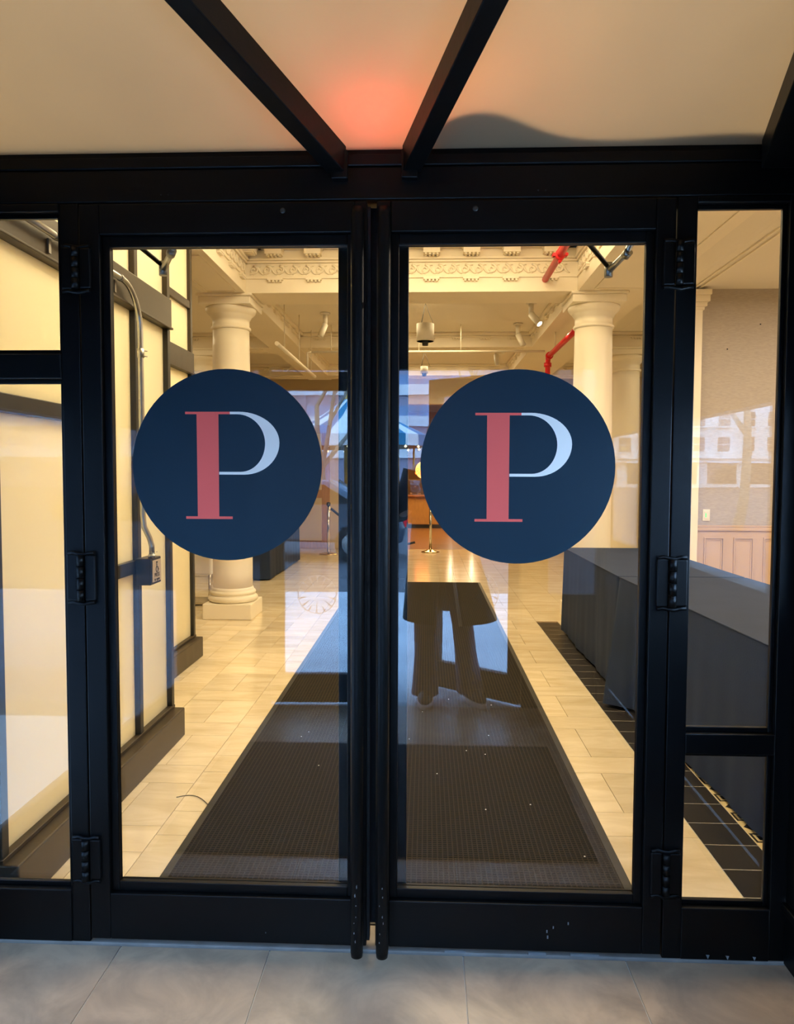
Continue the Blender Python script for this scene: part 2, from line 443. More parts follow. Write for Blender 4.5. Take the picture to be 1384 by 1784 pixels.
# ================================================================== FRONT WALL: DOORS, SIDELIGHTS, HEADER
def frame_rect(parent, name, x0, x1, z0, z1, w, y0, y1, m='black_steel', bev=.003, names=None):
    """four bars around an opening x0..x1, z0..z1 (outer), bar widths w=(left,right,bottom,top)"""
    l, r, b, t = w
    B(x0, x0+l, y0, y1, z0, z1).build(names[0] if names else name, m, parent, bev=bev)
    B(x1-r, x1, y0, y1, z0, z1).build(names[0] if names else name, m, parent, bev=bev)
    B(x0+l, x1-r, y0, y1, z0, z0+b).build(names[1] if names else name, m, parent, bev=bev)
    B(x0+l, x1-r, y0, y1, z1-t, z1).build(names[1] if names else name, m, parent, bev=bev)

GY0, GY1 = .034, .042
def p_decal(door, cx, cz, r=.2735):
    n = 72
    d = MB().prism([(cx+r*math.cos(2*PI*k/n), cz+r*math.sin(2*PI*k/n)) for k in range(n)], lambda a, b, y: (a, y, b), GY0-.0012, GY0-.0002).build('round_decal', 'navy_vinyl', door)
    d['label'] = 'navy blue round sticker carrying a capital P'
    y0, y1 = GY0-.0022, GY0-.0012
    def poly(pts, nm, m):
        return MB().prism([(cx+a, cz+b) for a, b in pts], lambda a, b, y: (a, y, b), y0, y1).build(nm, m, d)
    poly([(-.119,.152),(.010,.152),(.010,.145),(-.023,.145),(-.023,-.147),(.016,-.147),(.016,-.1545),(-.119,-.1545),(-.119,-.147),(-.085,-.147),(-.086,.145),(-.119,.145)], 'letter_stem', 'pink_vinyl')
    o = []; i = []
    N = 14
    def ell(c, rx, rz, a0, a1, lst):
        for k in range(N+1):
            a = a0+(a1-a0)*k/N; lst.append((c[0]+rx*math.cos(a), c[1]+rz*math.sin(a)))
    o.append((.010, .152)); ell((.035, .064), .117, .088, PI/2, 0, o); ell((.050, .064), .102, .091, 0, -PI/2, o); o.append((-.022, -.027))
    i.append((.010, .145)); ell((.030, .062), .081, .083, PI/2, 0, i); ell((.040, .062), .071, .081, 0, -PI/2, i); i.append((-.022, -.019))
    mb = MB(); n = len(o)
    vs = [(cx+a, y0, cz+b) for a, b in o] + [(cx+a, y0, cz+b) for a, b in i] + [(cx+a, y1, cz+b) for a, b in o] + [(cx+a, y1, cz+b) for a, b in i]
    fs = []
    for k in range(n-1):
        fs += [(k, k+1, n+k+1, n+k), (2*n+k, 3*n+k, 3*n+k+1, 2*n+k+1), (k, 2*n+k, 2*n+k+1, k+1), (n+k, n+k+1, 3*n+k+1, 3*n+k)]
    fs += [(0, n, 3*n, 2*n), (n-1, 2*n+n-1, 3*n+n-1, n+n-1)]
    mb.add(vs, fs); mb.build('letter_bowl', 'white_vinyl', d)

def hinge(parent, x, z0, z1, side):
    h = B(x-.042, x-.009, -.010, .004, z0, z1).build('hinge', 'black_steel', parent, bev=.004)
    B(x+.009, x+.042, -.010, .004, z0+.002, z1-.002).build('hinge_leaf', 'black_steel', h, bev=.004)
    n = 4
    for k in range(n):
        a = z0+(z1-z0)*k/n; b = z0+(z1-z0)*(k+1)/n
        MB().tube([(x, -.014, a+.001), (x, -.014, b-.001)], .0105, 12).build('hinge_knuckle', 'black_steel', h)
    for zz in (z0-.006, z1+.002):   # weld beads
        MB().tube([(x-.04+.016*q, -.006+.002*math.sin(q*2.1), zz+.003*math.sin(q*1.7)) for q in range(6)], .0055, 6).build('weld_bead', 'black_steel', h)

def door(name, x0, x1, gx0, gx1, hx, cx, cz, hinge_x, hside):
    d = struct(name, ((x0+x1)/2, .02, .02))
    Z0, Z1, gz0, gz1 = .02, 2.132, .182, 2.020
    e = .018
    frame_rect(d, 'stile', x0, x1, Z0, Z1, (gx0-e-x0, x1-gx1-e, gz0-.025-Z0, Z1-gz1-.028), 0, .05, names=('stile', 'rail'))
    # glazing stops, recessed
    frame_rect(d, 'glazing_stop', gx0-e, gx1+e, gz0-.025, gz1+.028, (e+.004, e+.004, .028, .030), .016, .034, bev=.002)
    frame_rect(d, 'rear_stop', gx0-e, gx1+e, gz0-.025, gz1+.028, (e, e, .025, .028), .042, .05, bev=.002)
    B(gx0-.01, gx1+.01, GY0, GY1, gz0-.01, gz1+.01).build('glass_pane', 'door_glass', d)
    # full height pull pipe
    h = MB().tube([(hx, -.07, .038), (hx, -.07, .05), (hx, -.07, 2.07), (hx, -.07, 2.089)], [.0160, .0175, .0175, .0168], 20).build('pull_pipe', 'black_steel', d)
    for z in (.35, 1.08, 1.85):
        MB().tube([(hx, -.06, z), (hx, .002, z)], .008, 10).build('standoff', 'black_steel', h)
    for z in (.085, .11, .14, .158, .19, .215, .24):
        cx0 = hx+random.uniform(-.008, .006); w_ = random.uniform(.0015, .003); h_ = random.uniform(.003, .012); yq = -.07-math.sqrt(.0178**2-(cx0-hx)**2)
        MB().prism([(cx0, z), (cx0+w_, z+h_*.2), (cx0+w_*.7, z+h_), (cx0-w_*.3, z+h_*.6)], lambda a, b, d: (a, d, b), yq-.0003, yq+.0012).build('paint_chip', 'chipped_paint', h)
    # inner push bar
    s = 1 if hside > 0 else -1
    bx = (-.2555, -.2185) if s < 0 else (-.0845, -.0535)
    ib = B(bx[0], bx[1], .075, .105, .10, 2.09).build('inner_pull_bar', 'black_steel', d, bev=.003)
    for z in (.14, 1.05, 2.05):
        B(bx[0]+.008, bx[1]-.008, .05, .076, z, z+.03).build('standoff', 'black_steel', ib)
    p_decal(d, cx, cz)
    for z0, z1 in ((1.896, 2.012), (1.018, 1.152), (.200, .322)):
        hinge(d, hinge_x, z0, z1, s)
    # seam screws on the top rail
    sx = -.40 if s < 0 else .13
    MB().lathe([(.004, 0), (.0075, 0), (.0075, .002), (.004, .002)], n=14).build('rail_hole', 'dark_mullion', d, origin=(0, 0, 0)).matrix_local = Matrix.Translation(Vector((sx, -.0005, 2.108))-wl(d)) @ Matrix.Rotation(PI/2, 4, 'X')
    return d
d1 = door('door_1', -.974, -.1665, -.899, -.219, -.187, -.571, 1.407, -.982, -1)
d2 = door('door_2', -.1405, .673, -.083, .602, -.1165, .256, 1.404, .680, 1)
B(-.172, -.134, .0505, .056, .06, 2.13).build('astragal', 'weather_seal', d1)
B(-.166, -.158, .012, .040, .03, 2.12).build('meeting_seal', 'weather_seal', d1)
for k, (x, z, sz) in enumerate(((.35, .075, .008), (.368, .088, .007), (.352, .058, .009), (.41, .10, .008), (-.46, .05, .004))):
    B(x, x+sz*.4, -.0006, .0, z, z+sz).build('paint_chip', 'chipped_paint', d2 if x > 0 else d1)
for x, z, sx, sz in ((.30, .022, .05, .006), (.42, .021, .08, .005), (.06, .021, .06, .004)):
    B(x, x+sx, -.002, .006, .009, .009+sz).build('worn_edge', 'chipped_paint', d2)

# closers
def closer(name, xa, xe, xb, za, ze, label):
    c = thing(name, (xa, .09, za), label, 'door closer')
    B(min(xa, xa+.22*(1 if xe > xa else -1)), max(xa, xa+.22*(1 if xe > xa else -1)), .052, .105, 2.06, 2.125).build('closer_body', 'zinc', c, bev=.006)
    MB().tube([(xa, .08, za+.06), (xe, .30, ze)], [.009, .007], 10).build('main_arm', 'black_steel', c)
    fm = MB().tube([(xe, .30, ze-.012), (xe+(xb-xe)*.45, .30-.08, ze+.02), (xb, .14, 2.16)], [.010, .010, .008], 10).build('forearm', 'steel_conduit', c)
    MB().tube([(xe+(xb-xe)*.40, .30-.075, ze+.012), (xe+(xb-xe)*.5, .30-.092, ze+.022)], .014, 12).build('adjusting_collar', 'zinc', fm)
    MB().tube([(xe, .30, ze-.03), (xe, .30, ze+.014)], .013, 12).build('elbow_bolt', 'zinc', c)
closer('door_closer', -.97, -.845, -.72, 2.09, 2.045, 'door closer with bright steel forearm at the frosted partition side')
closer('door_closer', .36, .565, .64, 2.09, 2.03, 'door closer with dark folded arm beside the red pipe')

# header
hd = struct('trim_1', (0, .03, 2.135))
B(-1.42, 1.08, 0, .10, 2.136, 2.224).build('header_beam', 'black_steel', hd, bev=.003)
B(-1.42, 1.08, -.006, .10, 2.2245, 2.256).build('header_ledge', 'black_steel', hd, bev=.003)
B(-1.42, 1.08, .0055, .10, 2.2565, 2.282).build('glazing_seat', 'black_steel', hd, bev=.002)
for x in (-.74, -.72, .30, .32):
    MB().lathe([(.0015, 0), (.0022, 0), (.0022, .001), (.0015, .001)], n=10).build('screw', 'weather_seal', hd, origin=(0, 0, 0)).matrix_local = Matrix.Translation(Vector((x, -.0004, 2.155))-wl(hd)) @ Matrix.Rotation(PI/2, 4, 'X')
j1 = struct('trim_2', (-1.005, .03, 0)); B(-1.031, -.978, .002, .10, .0085, 2.135).build('jamb_post', 'black_steel', j1, bev=.003)
j2 = struct('trim_3', (.705, .03, 0)); B(.677, .731, .002, .10, .0085, 2.135).build('jamb_post', 'black_steel', j2, bev=.003)

def sidelight(name, x0, x1, gx0, gx1, panes, zr):
    s = struct(name, ((x0+x1)/2, .03, .0085))
    zs = [p for p in panes]
    B(x0, gx0-.004, .004, .06, .0085, 2.135).build('stile', 'black_steel', s, bev=.002) if gx0-.004 > x0+.002 else None
    B(gx1+.004, x1, .004, .06, .0085, 2.135).build('stile', 'black_steel', s, bev=.002)
    edges = [.0085]
    for a, b in panes: edges += [a, b]
    edges.append(2.135)
    for k in range(0, len(edges), 2):
        B(gx0-.004, gx1+.004, .0, .06, edges[k], edges[k+1]).build('rail', 'black_steel', s, bev=.003)
    for a, b in panes:
        frame_rect(s, 'glazing_stop', gx0-.004, gx1+.004, a, b, (.008, .012, .014, .012), .02, .034, bev=.002)
        B(gx0-.003, gx1+.003, GY0, GY1, a+.001, b-.001).build('glass_pane', 'door_glass', s)
    return s
w2 = sidelight('window_2', .731, 1.03, .733, .972, ((.158, .602), (.660, 2.118)), None)
w1 = sidelight('window_1', -1.42, -1.0315, -1.385, -1.037, ((.164, 1.649), (1.719, 2.112)), None)
for x, z in ((.80, .020), (.855, .019), (.93, .018)):
    MB().prism([(x, z+.004), (x+.010, z+.003), (x+.006, z-.008)], lambda a, b, d: (a, d, b), -.0010, .0002).build('paint_chip', 'chipped_paint', w2)

# ================================================================== VESTIBULE side walls, outer front, roof
def side_wall(name, X, th, inner, low, pane):
    s = struct(name, (X, -1.1, 0))
    x0, x1 = (X, X+th)
    B(x0, x1, -2.2, -.001, .005, .16).build('kick_rail', 'black_steel', s, bev=.004)
    xm = X if inner > 0 else X+th
    B(xm-.012, xm+.012, -2.2, -.001, .161, .185).build('sill_bead', 'black_steel', s, bev=.003)
    B(x0, x1, -2.2, -.001, 1.60, 1.68).build('mid_rail', 'black_steel', s, bev=.003)
    B(x0, x1, -2.2, -.001, 2.136, 2.27).build('top_rail', 'black_steel', s, bev=.003)
    for y0, y1 in ((-.06, -.001), (-1.13, -1.07), (-2.2, -2.14)):
        B(x0+.001, x1-.001, y0, y1, .186, 2.135).build('mullion', 'black_steel', s, bev=.003)
    for y0, y1 in ((-1.07, -.06), (-2.14, -1.13)):
        B((x0+x1)/2-.004, (x0+x1)/2+.004, y0, y1, low, 1.60).build('glass_pane', pane, s)
        if low > .2:
            B((x0+x1)/2-.01, (x0+x1)/2+.01, y0, y1, .186, low-.04).build('solid_panel', 'black_steel', s)
            B(x0+.004, x1-.004, y0, y1, low-.04, low).build('rail', 'black_steel', s, bev=.003)
        B((x0+x1)/2-.01, (x0+x1)/2+.01, y0, y1, 1.68, 2.136).build('solid_panel', 'black_steel', s)
    return s
side_wall('wall_right', 1.015, .06, 1, 1.03, 'clear_glass')
side_wall('wall_left_vestibule', -1.48, .06, -1, .186, 'tinted_glass')

# outer entrance frame at Y = -2.2
of = struct('trim_4', (0, -2.22, 0))
B(-1.48, 1.08, -2.27, -2.2, 2.0, 2.28).build('outer_header', 'black_steel', of, bev=.003)
for a, b in ((-1.48, -1.40), (-.99, -.93), (.57, .72), (1.00, 1.08)):
    B(a, b, -2.27, -2.2, 0, 2.0).build('outer_post', 'black_steel', of, bev=.003)
for nm, a, b in (('window_3', -1.40, -.99), ('window_4', .72, 1.00)):
    s = struct(nm, ((a+b)/2, -2.23, 0))
    B(a, b, -2.26, -2.21, 0, .16).build('rail', 'black_steel', s, bev=.003); B(a, b, -2.26, -2.21, .62, .68).build('rail', 'black_steel', s, bev=.003)
    B(a, b, -2.25, -2.222, .16, .62).build('solid_panel', 'black_steel', s); B(a, b, -2.24, -2.232, .68, 2.0).build('glass_pane', 'tinted_glass', s)

def outer_leaf(name, hx, ang, L, sgn):
    """leaf hinged at (hx,-2.235), spanning sgn*L along x when closed, rotated by ang about z"""
    s = struct(name, (hx, -2.235, .01)); s.rotation_euler = (0, 0, ang)
    def lb(nm, a, b, y0, y1, z0, z1, m, bev=.003):
        x0, x1 = sorted((sgn*a, sgn*b)); me = B(x0, x1, y0, y1, z0, z1).mesh(nm, m)
        o = bpy.data.objects.new(nm, me); COL.objects.link(o); o.parent = s
        if bev: md = o.modifiers.new('bevel', 'BEVEL'); md.width = bev; md.segments = 2
        return o
    lb('stile', 0, .075, -.025, .025, 0, 1.98, 'black_steel'); lb('stile', L-.075, L, -.025, .025, 0, 1.98, 'black_steel')
    lb('rail', .075, L-.075, -.025, .025, 0, .17, 'black_steel'); lb('rail', .075, L-.075, -.025, .025, 1.87, 1.98, 'black_steel')
    lb('glass_pane', .075, L-.075, -.004, .004, .17, 1.87, 'clear_glass', 0)
    h = lb('pull_pipe', L-.05, L-.02, -.075, -.05, .1, 1.9, 'black_steel')
    # etched round leaf emblem on the leaf
    cx = sgn*.27; em = MB(); R = .118; n = 40
    def ring(r0, r1):
        for k in range(n):
            a, b = 2*PI*k/n, 2*PI*(k+1)/n
            em.hexa([(cx+r0*math.cos(a), .0045, .65+r0*math.sin(a)), (cx+r1*math.cos(a), .0045, .65+r1*math.sin(a)), (cx+r1*math.cos(b), .0045, .65+r1*math.sin(b)), (cx+r0*math.cos(b), .0045, .65+r0*math.sin(b))],
                    [(cx+r0*math.cos(a), .0055, .65+r0*math.sin(a)), (cx+r1*math.cos(a), .0055, .65+r1*math.sin(a)), (cx+r1*math.cos(b), .0055, .65+r1*math.sin(b)), (cx+r0*math.cos(b), .0055, .65+r0*math.sin(b))])
    ring(R-.005, R)
    for k in range(14):
        a = 2*PI*k/14+.2; r0, r1, hw = .045+.02*(k % 2), R-.006, .06
        em.prism([(cx+r0*math.cos(a), .65+r0*math.sin(a)), (cx+r1*math.cos(a-hw), .65+r1*math.sin(a-hw)), (cx+r1*math.cos(a+hw), .65+r1*math.sin(a+hw))], lambda p, q, y: (p, y, q), .0045, .0055)
    me = em.mesh('etched_emblem', 'etched_white'); o = bpy.data.objects.new('etched_emblem', me); COL.objects.link(o); o.parent = s
outer_leaf('door_3', .565, math.radians(38), .68, -1)
outer_leaf('door_4', -.925, math.radians(-3), .74, 1)

# roof: translucent sheet panels on black rafters
SL = .30          # rise toward the street
def rz(y): return 2.272 - SL*y
rf = struct('ceiling_vestibule', (0, -1.1, 2.3))
def rafter(xa, xb, wa, wb, name='rafter', y1=-2.2, h=.075, d=0):
    """rafter from (xa, 0) to x at y1 ; xa,xb = bottom face centre at y=0 and slope per metre"""
    mb = MB(); bot = []; top = []
    def X(y, w): return xa + xb*(-y)
    y0 = -.012
    q = [(X(y0, 0)-wa/2, y0), (X(y0, 0)+wa/2, y0), (X(y1, 0)+wb/2, y1), (X(y1, 0)-wb/2, y1)]
    mb.hexa([(x, y, rz(y)-h) for x, y in q], [(x, y, rz(y)-.001) for x, y in q])
    mb.build(name, 'black_steel', rf, bev=.003)
rafter(-.241, -.537, .05, .06, y1=-1.2)
rafter(-.050, .375, .05, .06, y1=-1.2)
rafter(.948, -.19, .115, .115, y1=-1.2)
B(-1.48, 1.08, -1.26, -1.2, rz(-1.2)-.08, rz(-1.2)-.001).build('purlin', 'black_steel', rf, bev=.003)
# each sheet between two rafters (edges meet under the rafter caps)
def rx(xa, k, y): return xa + k*(-y)
lines = [(-1.50, 0), (-.241, -.537), (-.050, .375), (.948, -.19), (1.10, 0)]
for (xa, ka), (xb, kb) in zip(lines[:-1], lines[1:]):
    ys = (.004, -1.23); g = .002
    bot = [(rx(xa, ka, ys[0])+g, ys[0]), (rx(xb, kb, ys[0])-g, ys[0]), (rx(xb, kb, ys[1])-g, ys[1]), (rx(xa, ka, ys[1])+g, ys[1])]
    MB().hexa([(x, y, rz(y)) for x, y in bot], [(x, y, rz(y)+.008) for x, y in bot]).build('roof_sheet', 'roof_sheet', rf)
MB().hexa([(x, y, rz(y)) for x, y in ((-1.5, -1.234), (1.1, -1.234), (1.1, -2.3), (-1.5, -2.3))], [(x, y, rz(y)+.008) for x, y in ((-1.5, -1.234), (1.1, -1.234), (1.1, -2.3), (-1.5, -2.3))]).build('roof_sheet', 'roof_sheet', rf)
for x, s_ in ((-.241, -1), (-.050, 1)):      # rafter feet brackets on the header
    B(x-.022, x+.022, -.022, .0, 2.185, 2.262).build('rafter_foot', 'black_steel', rf, bev=.003)
B(-1.48, 1.08, -.004, .10, 2.2905, 2.30).build('light_leak_cover', 'zinc', rf)  # unseen strip added to shut out sky light leaking above the header
# gable infill above side rails
for X in (1.02, -1.47):
    MB().prism([(-2.27, 2.271), (0, 2.271), (-2.27, rz(-2.27)-.002)], lambda a, b, d: (d, a, b), X, X+.04).build('gable_infill', 'black_steel', rf)
B(-1.48, 1.08, -2.27, -2.2, 2.281, rz(-2.2)-.004).build('front_infill', 'black_steel', rf)

# drift of wet debris lying on the roof behind the header
mb = MB(); N = 26; rings = []
for k in range(N):
    t = k/(N-1); x = .012 + t*.92
    wdt = .085*math.exp(-((t-.13)/.17)**2) + .022 + .008*math.sin(9*t)
    if k == 0: wdt = .05
    hh = .35*wdt
    ring = []
    for q in range(10):
        a = PI*q/9; yy = .0 - wdt*(1-math.cos(a))/2*1.0; ring.append((x, yy-.002, rz(yy-.002)+.009+hh*math.sin(a)))
    rings.append(ring)
mb.loft(rings, cap=True)
tag(mb.build('debris_drift', 'wet_debris'), 'dark low drift of wet debris lying on the translucent roof sheet by the header', 'debris')
# facade lamp with red tube above the roof, glowing through the sheet
sg = thing('neon_tube_sign', (-.15, -.06, 2.50), 'red neon tube lamp on facade glowing pink through the roof sheet', 'neon sign')
MB().tube([(-.30, -.06, 2.52), (-.22, -.06, 2.47), (-.12, -.06, 2.46), (-.05, -.06, 2.50), (.0, -.06, 2.53)], .008, 10).build('neon_tube', 'red_neon', sg)
for x, z in ((-.22, 2.47), (-.05, 2.50)): MB().tube([(x, -.06, z), (x, .02, z)], .006, 8).build('bracket', 'zinc', sg)
l = bpy.data.lights.new('red_neon_glow', 'POINT'); l.energy = 2.6; l.color = (1, .12, .26); l.shadow_soft_size = .04
lo = bpy.data.objects.new('red_neon_glow', l); COL.objects.link(lo); lo.location = (-.14, -.09, 2.42)
wl_ = thing('wall_lamp', (.14, -.02, 2.62), 'small warm wall lamp on facade above the roof sheet', 'lamp')
MB().lathe([(.0, .0), (.05, .02), (.06, .06), (.03, .10), (.0, .11)], (.14, -.09, 2.56)).build('lamp_shade', 'lamp_lens', wl_)
MB().tube([(.14, -.09, 2.64), (.14, -.0, 2.66), (.14, .05, 2.66)], .008, 8).build('lamp_arm', 'zinc', wl_)
l = bpy.data.lights.new('wall_lamp_glow', 'POINT'); l.energy = 1.6; l.color = (1, .62, .3); l.shadow_soft_size = .05
lo = bpy.data.objects.new('wall_lamp_glow', l); COL.objects.link(lo); lo.location = (.14, -.16, 2.58)

# building shell: facade wall beside and above the doors
wf = struct('wall_front', (0, .1, 0))
B(-7, 6, .101, .14, 2.27, 4.2).build('facade_above', 'facade', wf)
B(-7, -1.481, .02, .14, 0, 2.27).build('facade_left', 'facade', wf)
B(1.081, 6, .02, .14, 0, 2.27).build('facade_right', 'facade', wf)
B(-1.481, -1.42, .0, .14, 0, 2.27).build('facade_return', 'facade', wf); 
wo = struct('wall_outer', (0, 0, 0))
B(-7.2, -7, .1, 24, 0, 4.2).build('outer_wall', 'back_wall', wo)
B(6, 6.2, .1, 24, 0, 4.2).build('outer_wall', 'back_wall', wo)
B(-7, 6, 24, 24.2, 0, 4.2).build('outer_wall', 'cafe_wall', wo)

# ================================================================== LEFT FROSTED PARTITION
def partition(name, X, y0, y1, mull, header, extra, top, baseX):
    s = struct(name, (X, (y0+y1)/2, 0))
    bx = B(X-.05, baseX, y0, y1, 0, .15).build('baseboard', 'brown_steel', s, bev=.006)
    B(X-.05, X+.018, y0, y1-.004, .1505, .166).build('sill_bead', 'brown_steel', s, bev=.003)
    B(X-.05, X+.022, y0, y1, header[0], header[1]).build('header', 'brown_steel', s, bev=.004)
    B(X-.05, X+.032, y0, y1-.004, header[0]-.012, header[0]-.001).build('drip_bead', 'brown_steel', s, bev=.003)
    edges = sorted(mull)
    for y in edges:
        B(X-.05, X+.014, y-.020, y+.020, .167, header[0]-.013).build('mullion', 'dark_mullion', s, bev=.003)
        B(X-.05, X+.014, y-.020, y+.020, header[1]+.001, top).build('mullion', 'brown_steel', s, bev=.003)
    rails = {}
    for (a, b, z0, z1) in extra:
        B(X-.045, X+.010, edges[a]+.020, edges[b]-.020, z0, z1).build('rail', 'dark_mullion' if z1 < header[0] else 'brown_steel', s, bev=.003)
        rails.setdefault(a, []).append((z0, z1))
    for k in range(len(edges)-1):
        a, b = edges[k]+.020, edges[k+1]-.020
        zs = [.166]; 
        for z0, z1 in sorted(rails.get(k, [])):
            if z1 < header[0]: zs += [z0, z1]
        zs.append(header[0]-.012)
        for q in range(0, len(zs), 2):
            B(X-.022, X-.012, a, b, zs[q], zs[q+1]).build('frosted_pane', 'frosted_glass', s)
        zs = [header[1]]
        for z0, z1 in sorted(rails.get(k, [])):
            if z0 > header[1]: zs += [z0, z1]
        zs.append(top)
        for q in range(0, len(zs), 2):
            B(X-.022, X-.012, a, b, zs[q], zs[q+1]).build('frosted_pane', 'frosted_glass', s)
    return s
X1 = -1.34
p1 = partition('wall_left', X1, .145, 1.735, [.168, .86, 1.29, 1.712], (2.135, 2.278), [(0, 1, 1.575, 1.636), (1, 2, .925, .985)], 3.2, -1.272)
X2 = -1.76
p2 = partition('wall_left_rear', X2, 1.74, 3.42, [1.78, 2.62, 3.39], (2.135, 2.28), [(0, 1, 2.60, 2.655), (1, 2, 2.60, 2.655)], 3.2, -1.692)
wr = struct('wall_return', (-1.55, 1.72, 0))
B(-1.81, -1.392, 1.70, 1.735, 0, 3.2).build('return_panel', 'brown_steel', wr)
B(-4.2, -1.80, 3.43, 3.47, 0, 3.9).build('office_rear_wall', 'back_wall', wr)
B(-4.25, -4.2, .14, 3.47, 0, 3.9).build('office_side_wall', 'back_wall', wr)
B(-4.2, -1.29, .14, 3.47, 3.85, 3.9).build('office_ceiling', 'ceiling_paint', wr)
B(-1.42, -1.28, .14, 1.735, 3.2, 3.85).build('office_fascia', 'ceiling_paint', wr)
B(-1.84, -1.70, 1.735, 3.47, 3.2, 3.85).build('office_fascia', 'ceiling_paint', wr)
B(-4.2, -1.4, .14, 1.70, .0, .012).build('office_floor', 'back_wall', wr)
B(-4.2, -1.82, 1.70, 3.43, .0, .012).build('office_floor', 'back_wall', wr)

# conduit and push plate box
cx_ = X1+.05
cn = thing('electrical_conduit', (cx_, 1.2, 1.0), 'bent steel electrical conduit on the frosted partition header', 'conduit')
pts = [(cx_, .145, 2.205), (cx_, 1.05, 2.205)]
for k in range(1, 9):
    a = PI/2*k/8; pts.append((cx_, 1.05+.19*math.sin(a), 2.205-.19*(1-math.cos(a))))
pts += [(cx_, 1.24, 1.20), (cx_+.004, 1.243, 1.14), (cx_+.020, 1.262, 1.09), (cx_+.028, 1.27, 1.05), (cx_+.028, 1.27, .997)]
MB().tube(pts, .0125, 14).build('conduit_tube', 'steel_conduit', cn)
for y in (.49, 1.03):
    MB().tube([(cx_, y-.010, 2.205), (cx_, y+.010, 2.205)], .0150, 14).build('strap', 'zinc', cn)
    B(cx_-.03, cx_-.02, y-.008, y+.008, 2.145, 2.195).build('strap_tab', 'zinc', cn)
MB().tube([(cx_, 1.24, 1.905), (cx_, 1.24, 1.945)], .016, 14).build('coupling', 'steel_conduit', cn)
for z in (1.913, 1.937): MB().tube([(cx_+.01, 1.245, z), (cx_+.022, 1.262, z)], .003, 6).build('set_screw', 'zinc', cn)
MB().tube([(cx_+.028, 1.27, .9965), (cx_+.028, 1.27, 1.012)], .017, 14).build('connector', 'steel_conduit', cn)
bxo = thing('push_button_box', (X1+.07, 1.30, .88), 'black wall box with wheelchair push plate on the frosted partition', 'push button')
Xb = X1+.085
B(X1+.0145, Xb, 1.235, 1.365, .872, .995).build('box_housing', 'black_plastic', bxo, bev=.004)
pl = B(Xb+.0005, Xb+.004, 1.248, 1.355, .884, .984).build('push_plate', 'label_plate', bxo, bev=.001)
Xp = Xb+.0045
def ink(mb, nm='ink_mark'):
    return mb.build(nm, 'ink', pl)
def pt(a, b): return (Xp, 1.3015-a if False else 1.3015+a, .9425+b)
ink(MB().tube([pt(-.004, .034), pt(-.004, .028)], .0045, 10), 'wheelchair_head')
ink(MB().tube([pt(-.004, .026), pt(-.003, .008), pt(.010, .008), pt(.015, -.006), pt(.021, -.004)], .0020, 8), 'wheelchair_figure')
ink(MB().tube([pt(.0+.0135*math.cos(a), -.002+.0135*math.sin(a)) for a in [PI*.55+2*PI*.72*k/14 for k in range(15)]], .0017, 8), 'wheelchair_wheel')
for body, sz, z in (('PRESS', .026, .9140), ('to open', .021, .8945)):
    me = text_mesh('lettering', body, sz, 'ink', .0004)
    link_mesh('lettering', me, pl, (Xp, 1.3015, z), (PI/2, 0, PI/2))
tag(MB().tube([(Xb+.004, 1.30, 1.02), (Xb+.0, 1.315, 1.02)], .002, 6).build('thumb_screw', 'zinc', bxo))

# ================================================================== COLUMNS
def make_column(loc, label, group):
    x, y = loc; c = thing('column', (x, y, 0), label, 'column', group)
    B(x-.235, x+.235, y-.235, y+.235, 0, .15).build('plinth', 'column_paint', c, bev=.008)
    prof = [(.20, .15), (.225, .155), (.240, .175), (.238, .197), (.222, .212), (.212, .214), (.212, .224), (.218, .228), (.222, .242), (.214, .256), (.202, .258), (.202, .268), (.193, .29)]
    MB().lathe(prof, (x, y, 0), 48).build('base_moulding', 'column_paint', c)
    prof = []
    for k in range(17):
        t = k/16; r = .190 - .018*max(0, (t-.25)/.75)**1.6; prof.append((r, .29+t*(2.76-.29)))
    MB().lathe(prof, (x, y, 0), 48).build('shaft', 'column_paint', c)
    prof = [(.172, 2.76), (.186, 2.765), (.190, 2.776), (.186, 2.788), (.174, 2.793), (.174, 2.862), (.184, 2.866), (.184, 2.878), (.192, 2.882), (.192, 2.892), (.212, 2.905), (.232, 2.928), (.240, 2.950), (.238, 2.966)]
    MB().lathe(prof, (x, y, 0), 48).build('capital', 'column_paint', c)
    ab = B(x-.245, x+.245, y-.245, y+.245, 2.966, 3.035).build('abacus', 'column_paint', c, bev=.006)
    B(x-.262, x+.262, y-.262, y+.262, 3.035, 3.062).build('abacus_fillet', 'column_paint', ab, bev=.008)
    return c
make_column((-1.887, 5.03), 'cream column with square plinth beside the frosted partition end', 'cream columns in the hall')
make_column((1.57, 5.03), 'cream column standing behind the navy tablecloth by the red pipe', 'cream columns in the hall')
make_column((2.66, 7.95), 'cream column set back by the wall with conduits', 'cream columns in the hall')
make_column((-3.05, 7.95), 'shaded cream column set back by the yellow wall', 'cream columns in the hall')

